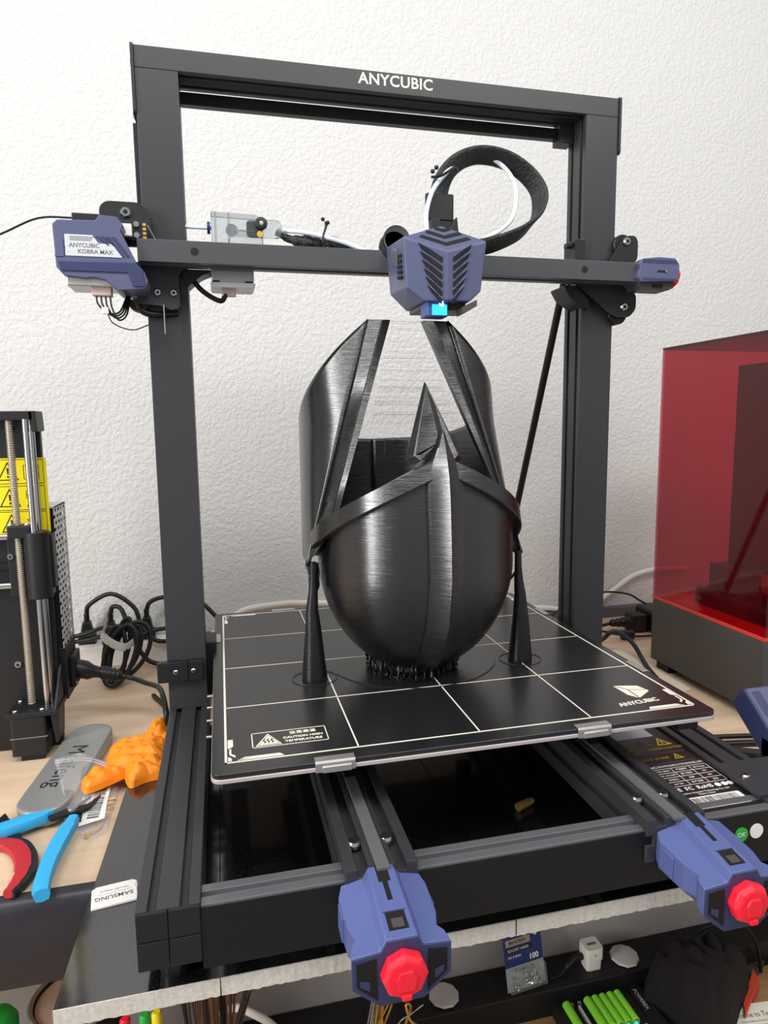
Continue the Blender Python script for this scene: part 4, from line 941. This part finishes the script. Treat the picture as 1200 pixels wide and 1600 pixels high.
# ------------------------------------------------------------------ power strip, plugs and cords at the wall
ws = thing('power_strip', 'long white power strip lying along the foot of the white wall', 'power strip', (-170, 640, TAB))
mesh_obj('strip_body', B().box(-330, -2, 618, 655, TAB, -95), WHITE, ws, None, 2)
for x in (-290, -212, -170, -122, -60): mesh_obj('outlet', B().box(x-13, x+13, 628, 650, -95, -94.4), CAPG, ws, None, .4)
mesh_obj('strip_cord', B().tube([(-4, 640, -100), (10, 648, -78), (35, 650, -62), (90, 652, -57), (135, 652, -58), (260, 652, -70), (420, 652, -95), (580, 652, -101), (640, 650, -110), (690, 650, -102), (735, 650, -76), (777, 652, -52), (830, 652, -42), (900, 652, -45)], 5, 10), WHITE, ws, 60, label='thick white cord')
def plug(name, x, y, z, label, cord, group=None):
    r = thing(name, label, 'power cord', (x, y, -94.3), group)
    mesh_obj('plug_body', B().box(x-14, x+12, y-9, y+9, -94.3, -78).ext([(x-10, -78), (x+9, -78), (x+5, -58), (x-6, -58)], 'y', y-8, y+8), RUB, r, None, 2)
    mesh_obj('strain_relief', B().tube([(x, y, -60), (x, y-1, -52), (x, y-1, -46)], 4.2, 10), RUB, r, 60)
    mesh_obj('cord', B().tube(cord, 3.6, 9), RUB, r, 60); return r
plug('power_cable', -212, 638, 0, 'black power cord arching from the plug nearest the rod printer', [(-212, 637, -48), (-206, 634, -31), (-172, 628, -14), (-139, 622, -36), (-128, 616, -66), (-112, 610, -86), (-98, 608, -92), (-80, 612, -93)])
plug('power_cable', -175, 628, 0, 'black power cord looping from the middle plug behind the cable coil', [(-175, 627, -47), (-170, 622, -34), (-158, 618, -36), (-150, 612, -54), (-142, 606, -80), (-120, 596, -116), (-90, 590, -126)])
plug('power_cable', -122, 640, 0, 'black power cord rising from the plug nearest the left black upright', [(-122, 639, -48), (-115, 637, -34), (-92, 636, -27), (-50, 634, -30), (-20, 628, -55), (10, 612, -95), (15, 600, -126)])
cc = thing('coiled_cable', 'coiled black power cord held by a white paper tie, standing behind the rod printer', 'power cord', (-155, 540, TAB))
def ell(cx, cz, rx, rz, y0, y1, tilt, a0=0, a1=360, n=22):
    o = []
    for i in range(n+1):
        a = R(a0+(a1-a0)*i/n); u, v = rx*math.cos(a), rz*math.sin(a); x = cx+u*math.cos(tilt)-v*math.sin(tilt); z = cz+u*math.sin(tilt)+v*math.cos(tilt)
        k = (z+126)/86; o.append((x, y0+(y1-y0)*k, max(z, -126)))
    return o
for i, (cx, cz, rx, rz, t_) in enumerate(((-150, -84, 20, 42, -.35), (-158, -86, 15, 40, -.1), (-140, -82, 26, 42, -.6), (-152, -82, 11, 44, -.25), (-146, -88, 18, 38, -.45))):
    mesh_obj('cord_loop', B().tube(ell(cx, cz, rx, rz, 516+i*7, 548+i*7, t_, 20*i, 360+20*i), 3.4, 8, 2), RUB, cc, 60)
mesh_obj('cord_tail', B().tube([(-156, 566, -52), (-180, 585, -56), (-205, 596, -66), (-230, 600, -72)], 3.4, 8), RUB, cc, 60)
mesh_obj('cord_tail', B().tube([(-160, 570, -64), (-185, 585, -70), (-210, 592, -76), (-235, 596, -78)], 3.4, 8), RUB, cc, 60)
mesh_obj('cord_tail', B().tube([(-140, 556, -62), (-120, 566, -66), (-95, 572, -61), (-50, 575, -66), (-15, 578, -100), (10, 578, -124)], 3.4, 8), RUB, cc, 60)
mesh_obj('paper_tie', B().ribbon([(-168, 545, -40), (-172, 538, -54), (-160, 534, -66), (-144, 536, -74), (-132, 546, -70)], (.3, 0, 1), 6, .5, 6), TIEW, cc, 60, label='white paper tie')
ic_ = thing('inlet_cable', 'black power cord with moulded plug pushed into the rod printer', 'power cord', (-140, 415, TAB))
mesh_obj('plug_body', B().loft([[(x, 396+w_*math.cos(a), -52-(x+180)*.3+h_*math.sin(a)) for a in [k*.5236 for k in range(12)]] for x, w_, h_ in ((-178.8, 11, 12), (-168, 11, 12), (-161, 8, 8), (-154, 7, 7), (-153, 8.5, 8.5), (-136, 8, 8), (-128, 5.5, 5.5))]), RUB, ic_, 35)
for k in range(4): mesh_obj('grip_ring', B().cyl((-150+k*5, 396, -61-k*1.5), (-147.5+k*5, 396, -61.8-k*1.5), 9, 9, 14), RUB, ic_, 40)
mesh_obj('cord', B().tube([(-130, 396, -67), (-115, 394, -71), (-98, 376, -72), (-80, 350, -70), (-72, 320, -74), (-68, 300, -90), (-70, 330, -118), (-80, 420, -126), (-100, 470, -126)], 3.2, 8), RUB, ic_, 60)

# ------------------------------------------------------------------ cords on the right behind the printer
ra_ = thing('extension_plug', 'black moulded plug with ribbed collar lying beside the grey resin printer', 'power cord', (715, 560, TAB))
mesh_obj('plug_body', B().box(708, 740, 545, 575, TAB+.3, -97), RUB, ra_, None, 4)
mesh_obj('socket_body', B().box(740, 790, 535, 590, TAB+.2, -90), RUB, ra_, None, 5)
mesh_obj('collar', B().loft([[(x, 560+r*math.cos(k*.5236), -112+r*math.sin(k*.5236)) for k in range(12)] for x, r in ((672, 5), (676, 7), (680, 7), (682, 6), (686, 8), (690, 8), (692, 6.5), (696, 9), (702, 9), (709, 12))]), RUB, ra_, 35)
mesh_obj('cord', B().tube([(674, 560, -112), (655, 558, -114), (620, 556, -118), (560, 555, -124)], 3, 8), RUB, ra_, 60)
rb2 = thing('adapter_lead', 'thin black lead with a ferrite bead beside the resin printer', 'cable', (680, 520, TAB))
mesh_obj('lead', B().tube([(600, 530, -118), (630, 522, -112), (655, 520, -118), (676, 519, -122), (700, 516, -125), (735, 515, -126)], 2, 8), RUB, rb2, 60)
mesh_obj('ferrite_bead', B().cyl((668, 520, -121), (690, 517, -121), 8, 8, 18), RUB, rb2, 40, 1.5)
rb3 = thing('wall_lead', 'thin black lead curving over the white cord beside the right upright', 'cable', (720, 600, TAB))
mesh_obj('lead', B().tube([(560, 610, -120), (620, 606, -80), (677, 602, -66), (730, 600, -72), (758, 600, -87), (780, 598, -101), (800, 590, -126)], 1.8, 8), RUB, rb3, 60)
single('trunking', B().box(560, 1000, 646, 661, TAB, -111), mat('grey_trunking', (92, 92, 100), .5), 'grey cable duct strip along the wall behind the right upright', 'duct', bevel=1)
single('power_cable', B().tube([(520, 470, -123), (560, 462, -112), (592, 458, -103), (606, 455, -91), (620, 450, -92), (634, 435, -106), (634, 410, -122), (622, 375, -126), (608, 330, -126), (606, 300, -126), (600, 260, -126), (560, 230, -126)], 3.6, 9), RUB, 'thick black cord bending over the table beside the cream paper', 'cord', smooth=60)
for k, (yy, zz) in enumerate(((160, -122), (150, -126))):
    pts = [(462, 240-k*20, zz), (500, 175-k*14, zz), (530, 160-k*12, zz), (580, 150-k*10, zz), (630, 140-k*10, zz)]
    single('screen_lead', B().tube(pts, 3 if k == 0 else 3.6, 8), RUB, ('black lead passing behind the touch screen, farther of two', 'black lead passing behind the touch screen, nearer of two')[k], 'cable', smooth=60)
single('paper_sheet', B().ext([(612, 290), (637.5, 300), (638, 470), (600, 480)], 'z', TAB, TAB+1.2), CREAM, 'cream paper sheet lying under the edge of the resin printer', 'paper')
cal = thing('tweezers', 'black pointed tool with shiny edge on the table beneath the touch screen', 'tool', (540, 110, TAB))
mesh_obj('tool_body', B().ext([(494, 190), (510, 186), (530, 150), (570, 112), (600, 92), (590, 70), (540, 100), (500, 150)], 'z', TAB, -124), RUB, cal, None, 1.5)
mesh_obj('blade', B().ext([(520, 150), (580, 118), (610, 110), (610, 104), (570, 108)], 'z', -124, -122), STEEL, cal)

# ------------------------------------------------------------------ lower bench
pbar = thing('outlet_bar', 'long black outlet bar standing along the grey panel on the lower bench', 'power strip', (350, 225, BENCH))
mesh_obj('bar_body', B().box(-30, 760, 200, 249.5, BENCH, -452), BLK, pbar, None, 2)
for x in (150, 200, 280, 330, 385, 540):
    oo = mesh_obj('outlet', B().box(x-16, x+16, 210, 240, -452, -451.4), RUB, pbar, None, .3)
    for dx in (-5, 5): mesh_obj('socket_slot', B().box(x+dx-1, x+dx+1, 218, 228, -451.4, -451.2), DARK, oo)
for x, lab in ((493, 'white round outlet cap beside the white charger on the black bar'), (244, 'white round outlet cap below the front navy tensioner')):
    b = B().lathe((x, 222, -451.2), [(17, 0), (19, 1.5), (18, 4), (12, 5), (.5, 5.2)], 10); single('plastic_cap', b, CAPG, lab, 'outlet cap', smooth=25)
ch = thing('usb_charger', 'small white charger block standing on the black outlet bar', 'charger', (444, 222, -451.3))
mesh_obj('charger_body', B().loft([[(444+(x-444)*k, 222+(y-222)*k, z) for x, y in rrect(432, 456, 211, 233, 4)] for k, z in ((.86, -451.3), (.9, -437), (1, -437), (1, -422), (.97, -421))]), WHITE, ch, 30)
mesh_obj('usb_port', B().box(438, 450, 220, 224, -421.2, -420.9), GREYINK, ch)
text('charger_mark', '⚡', 4, (444, 210.8, -429), (R(90), 0, 0), GREYINK, ch, ext=.05)
mesh_obj('charger_lead', B().tube([(432, 222, -436), (422, 222, -436), (410, 220, -444), (395, 216, -451), (380, 212, -449)], [4, 4, 2.2, 2.2], 8), RUB, ch, 60)
pk = thing('screw_pack', 'clear pack of small silver screws with navy backing card on the outlet bar', 'pack', (350, 212, -451))
pr_ = frame_rot((1, .12, 0), (0, .25, 1)); px_, py_, pz_ = (Vector(pr_.col[i]) for i in range(3)); pc0 = Vector((322, 207, -450.5))
def PK(u, v, w=0): return pc0+px_*u+py_*v-pz_*0+(-pz_)*(-w)
def pkbox(u0, u1, v0, v1, w0, w1): return B().obox(pc0+px_*(u0+u1)/2+py_*(v0+v1)/2+pz_*(w0+w1)/2, px_, py_, pz_, (u1-u0)/2, (v1-v0)/2, (w1-w0)/2)
mesh_obj('backing_card', B().loft([[PK(u, v, w) for u, v in ((0, 28), (0, 66), (16, 68), (24, 73), (36, 73), (40, 66), (54, 64), (54, 28))] for w in (.2, 1)]), NAVYC, pk)
mesh_obj('card_lower', pkbox(0, 54, 0, 28, .2, .8), mat('card_pale', (150, 160, 160), .5), pk)
mesh_obj('hang_hole', B().cyl(PK(46, 60, 1), PK(46, 60, 1.2), 2.5, 2.5, 14), WHITE, pk, 40)
mesh_obj('blister', pkbox(1, 53, 1, 27, 1, 9), mat('thin_clear_blister', (240, 240, 242), 0.12, alpha=0.1), pk, None, 1)
mesh_obj('card_band', pkbox(3, 38, 52, 60, 1, 1.2), mat('card_band_tan', (165, 150, 140), .6), pk); mesh_obj('card_band', pkbox(3, 40, 44, 50, 1, 1.2), INK, pk)
text('pack_text', '100', 9, PK(41, 34, 1.1), pr_, PAPERW, pk, ext=.05, bold=.3)
text('pack_text', 'M3 SCREW', 5, PK(20, 56, 1.3), pr_, INK, pk, ext=.05, bold=.1)
text('pack_text', 'SOCKET HEAD', 4.5, PK(20, 47, 1.3), pr_, PAPERW, pk, ext=.05); text('pack_text', 'M3 X 8MM', 4, PK(14, 39, 1.1), pr_, PAPERW, pk, ext=.05)
rs = random.Random(9)
for k in range(34):
    c = PK(rs.uniform(4, 50), rs.uniform(3, 24), rs.uniform(2, 7)); d = Vector((rs.uniform(-1, 1), rs.uniform(-1, 1), rs.uniform(-1, 1))).normalized()
    mesh_obj('screw', B().cyl(c-d*2.6, c+d*1.4, .9, .9, 6).cyl(c+d*1.4, c+d*3, 1.8, 1.8, 8), STEEL, pk, 40)
# battery charger with cells
bt = thing('battery_charger', 'black battery charger with green lights on the lower bench', 'charger', (440, 165, BENCH))
mesh_obj('charger_body', B().box(378, 500, 100, 208, BENCH, -470.5), BLK, bt, None, 3)
mesh_obj('end_panel', B().box(480, 498, 102, 206, -470.5, -468.8), BLK, bt, None, .6)
text('panel_text', 'POWEREX', 6.5, (487, 176, -468.7), (0, 0, R(-90)), CAPG, bt, ext=.05)
for x in (399, 409): mesh_obj('contact', B().box(x-2, x+2, 186, 190, -470.5, -466), STEELR, bt)
mesh_obj('slot_rail', B().box(404, 406.5, 130, 182, -470.5, -464), CAPG, bt)
for k in range(6):
    mesh_obj('status_led', B().lathe((420+k*10.3+.5, 142-k*.1, -470.4), [(2.4, 0), (2.4, 1.4), (1.6, 2.2), (.2, 2.4)], 12), LEDG, bt, 40, label='green light')
names = ['lone green battery at the left end of the black charger']+[f'green battery in the black charger, {w_} of the row of five' for w_ in ('first from the left', 'second from the left', 'middle one', 'second from the right', 'last on the right')]
for k, x in enumerate((391, 419.5, 429.8, 440, 450.2, 460.5)):
    r = thing('battery', names[k], 'battery', (x, 165, -470.3), 'green batteries in the charger')
    b = B().lathe((x, 146, -465), [(4.6, 0), (5.2, .6), (5.2, 42), (4.6, 42.6)], 16, 'y'); mesh_obj('cell', b, BATG, r, 40)
    mesh_obj('cell_end', B().cyl((x, 145.9, -465), (x, 144.6, -465), 4.2, 4.2, 14), STEELR, r, 40)
    mesh_obj('cell_tip', B().cyl((x, 188.6, -465), (x, 190, -465), 1.9, 1.9, 12), STEEL, r, 40)
# black felt pouch, card, bag and oddments
fl = thing('felt_pouch', 'large black felt pouch heaped on the lower bench by the right tensioner', 'pouch', (560, 150, BENCH))
mesh_obj('pouch_body', lump('f', (556, 165), [(489, 174), (497, 188), (520, 194), (560, 196), (603, 196), (628, 190), (640, 165), (600, 135), (560, 108), (530, 100), (512, 130), (504, 155)], 165, BENCH, FELT, fl, 41, rings=14, amp=.12), FELT, fl, 60)
mesh_obj('pouch_cord', B().tube([(575, 190, -408), (590, 190, -402), (610, 188, -400), (640, 188, -404), (668, 190, -440), (680, 190, -486)], 2, 8), RUB, fl, 60)
kc = thing('printed_card', 'white printed card with a web address leaning by the black pouch', 'card', (600, 125, BENCH))
kr = frame_rot((1, -.12, 0), (.1, 1, .25)); kx, ky, kz = (Vector(kr.col[i]) for i in range(3)); k0 = Vector((618, 108, -482))
mesh_obj('card_sheet', B().obox(k0, kx, ky, kz, 40, 34, .4), CARD, kc)
text('card_text', 'Welcome to Teensy-LC', 8, k0+ky*21+kz*.5-kx*2, kr, INK, kc, ext=.04)
text('card_text', 'www.pjrc.com/teensy', 6.5, k0+ky*3+kz*.5, kr, INK, kc, ext=.04, bold=.05)
for k in range(2): text('card_text', ('32 bit breadboard-friendly development board', 'for information and a pinout guide please visit')[k], 3.1, k0+ky*(14-k*4.5)+kz*.5, kr, GREYINK, kc, ext=.04)
mesh_obj('yellow_mark', B().obox(k0+ky*(-9)+kx*8+kz*.5, kx, ky, kz, 11, 4, .2), mat('soft_yellow', (230, 215, 110), .6), kc)
single('clear_bag', lump('c', (515, 120), [(478, 140), (495, 152), (515, 146), (540, 130), (552, 110), (540, 85), (500, 80), (478, 100)], 16, BENCH+.3, POLY, None, 51, amp=.6), POLY, 'crumpled clear plastic bag in front of the black pouch', 'bag', smooth=30)
single('orange_scraper', B().ext([(598, 127), (606, 140), (660, 184), (652, 163)], 'z', -483, -470), mat('scraper_orange', (215, 75, 50), .5), 'orange pointed scraper sticking out from beneath the black pouch', 'scraper', bevel=1)
single('cable_ring', B().tube([(502+11*math.cos(a*.35), 196+7*math.sin(a*.35), BENCH+2) for a in range(19)], 1.4, 6, 2), RUB, 'small ring of black cord beside the battery charger', 'cord', smooth=60)
single('wooden_disc', B().lathe((502, 196, BENCH), [(9, 0), (9, .5), (.3, .5)], 20), TANL, 'small tan wooden disc inside the ring of black cord', 'disc', smooth=40)
single('grey_cap', B().lathe((371, 168, BENCH), [(14, 0), (16, 3), (13, 9), (6, 12), (.4, 12.6)], 18), CAPG, 'grey domed plastic cap beside the battery charger on the bench', 'cap', smooth=40)
for k, (x, y, a, m, lab) in enumerate(((672, 195, .5, GREYD, 'grey metal bracket piece at the right end of the lower bench'), (690, 165, .9, TANL, 'tan wooden strip at the right end of the lower bench'))):
    b = B().obox((x, y, BENCH+5), (math.cos(a), math.sin(a), 0), (-math.sin(a), math.cos(a), 0), (0, 0, 1), 34, 6, 4.9); single('scrap_piece', b, m, lab, 'scrap', bevel=1)
# wire bundle, brushes, pens, can
wb = thing('wire_bundle', 'tangled bundle of shiny brass wires below the front navy tensioner', 'wire', (145, 150, BENCH))
rw = random.Random(4)
for k in range(16):
    a, c = (138+rw.uniform(-8, 8), 160+rw.uniform(-12, 12), BENCH+3), (150+rw.uniform(-9, 12), 165+rw.uniform(-14, 14), -372+rw.uniform(-8, 4))
    mesh_obj('wire', B().tube([a, (140+rw.uniform(-10, 10), 158+rw.uniform(-10, 10), -430), c], 1.1, 6), BRASS if k % 3 else STEEL, wb, 60)
mesh_obj('wire_curl', B().tube([(160, 170, -486), (176, 160, -420), (184, 158, -392), (178, 156, -386), (182, 152, -402), (192, 150, -410)], 1.5, 6), BRASS, wb, 60)
mesh_obj('wire_loop', B().tube([(150, 158, -440), (168, 150, -400), (182, 150, -392), (196, 150, -384)], .8, 6), STEEL, wb, 60)
pot = thing('brush_pot', 'white pot of brown paint brushes under the front edge of the stone slabs', 'pot', (-22, 70, BENCH))
mesh_obj('pot_wall', B().lathe((-22, 70, BENCH), [(26, 0), (32, 2), (40, 150), (38, 150), (30, 6), (.5, 6)], 28), WHITE, pot, 40)
rbsh = random.Random(6)
for k, x in enumerate((-45, -36, -28, -20, -12, -5, 2)):
    y = 64+rbsh.uniform(-6, 18); lx = (x+22)*.3
    h = thing('paint_brush', f'brown paint brush standing in the white pot, {("first", "second", "third", "fourth", "fifth", "sixth", "seventh")[k]} from the left', 'brush', (-22+lx, y, BENCH+7), 'paint brushes in the white pot')
    mesh_obj('handle', B().tube([(-22+lx, y, BENCH+7), (-22+lx*1.6, y, -380), (x*.8-4, y, -310)], 2.2, 8), BARK2, h, 60)
    b = B()
    for q in range(12):
        dx, dy = rbsh.uniform(-3, 3), rbsh.uniform(-3, 3)
        b.tube([(x*.8-4+dx*.6, y+dy*.6, -312), (x*.92-2+dx, y+dy, -275), (x+dx*1.5+(6 if k == 6 else 0), y+dy*1.4, -242+rbsh.uniform(-8, 4))], .8, 4, 3)
    o = mesh_obj('bristles', b, BARK if k % 2 else BARK2, h, 60); o['kind'] = 'stuff'
single('white_hose', B().tube([(-18, 190, -380), (-2, 160, -350), (17, 150, -354), (33, 148, -368), (60, 150, -410), (80, 160, -480)], 4, 8), WHITE, 'white hose curving up beside the pot of brushes', 'hose', smooth=60)
for k, (x, m, lab) in enumerate(((-95, RED, 'red capped marker pen'), (-79, GREEN, 'green capped marker pen'), (-69, YEL, 'yellow capped marker pen'))):
    r = thing('marker_pen', lab+' standing under the corner of the stone slab', 'marker', (x, 74, BENCH))
    mesh_obj('barrel', B().cyl((x, 74, BENCH), (x, 74, -300), 4.5, 4.5, 14), BLK, r, 40); mesh_obj('pen_cap', B().lathe((x, 74, -300), [(4.8, 0), (4.6, 40), (3, 42), (.3, 42)], 14), m, r, 40)
tc = thing('tin_can', 'dark can with tan lid and metal rim below the black table edge', 'can', (-150, 150, BENCH))
mesh_obj('can_wall', B().lathe((-150, 150, BENCH), [(40, 0), (41, 1), (41, 196), (40, 197), (37, 197), (37, 192), (.5, 192)], 36), BLK, tc, 40)
mesh_obj('can_rim', B().lathe((-150, 150, -294), [(40, -1), (42.2, 0), (42.6, 2), (41, 3.2), (38, 2), (38, -1)], 36), STEELR, tc, 40)
mesh_obj('can_lid', B().lathe((-150, 150, -298), [(36.5, 0), (36.5, 3), (.5, 3.2)], 36), TANL, tc, 40)
gj = thing('green_jar', 'green translucent jar with domed cap at the lower left corner', 'jar', (-214, 136, BENCH))
mesh_obj('jar_body', B().lathe((-214, 136, BENCH), [(18, 0), (20, 2), (20, 170), (15, 182), (15, 188)], 24), mat('dark_green', (30, 70, 30), .3), gj, 40)
mesh_obj('jar_cap', B().lathe((-214, 136, -302), [(16, 0), (16.5, 10), (12, 18), (4, 21), (.3, 21.4)], 24), GREEN, gj, 40)
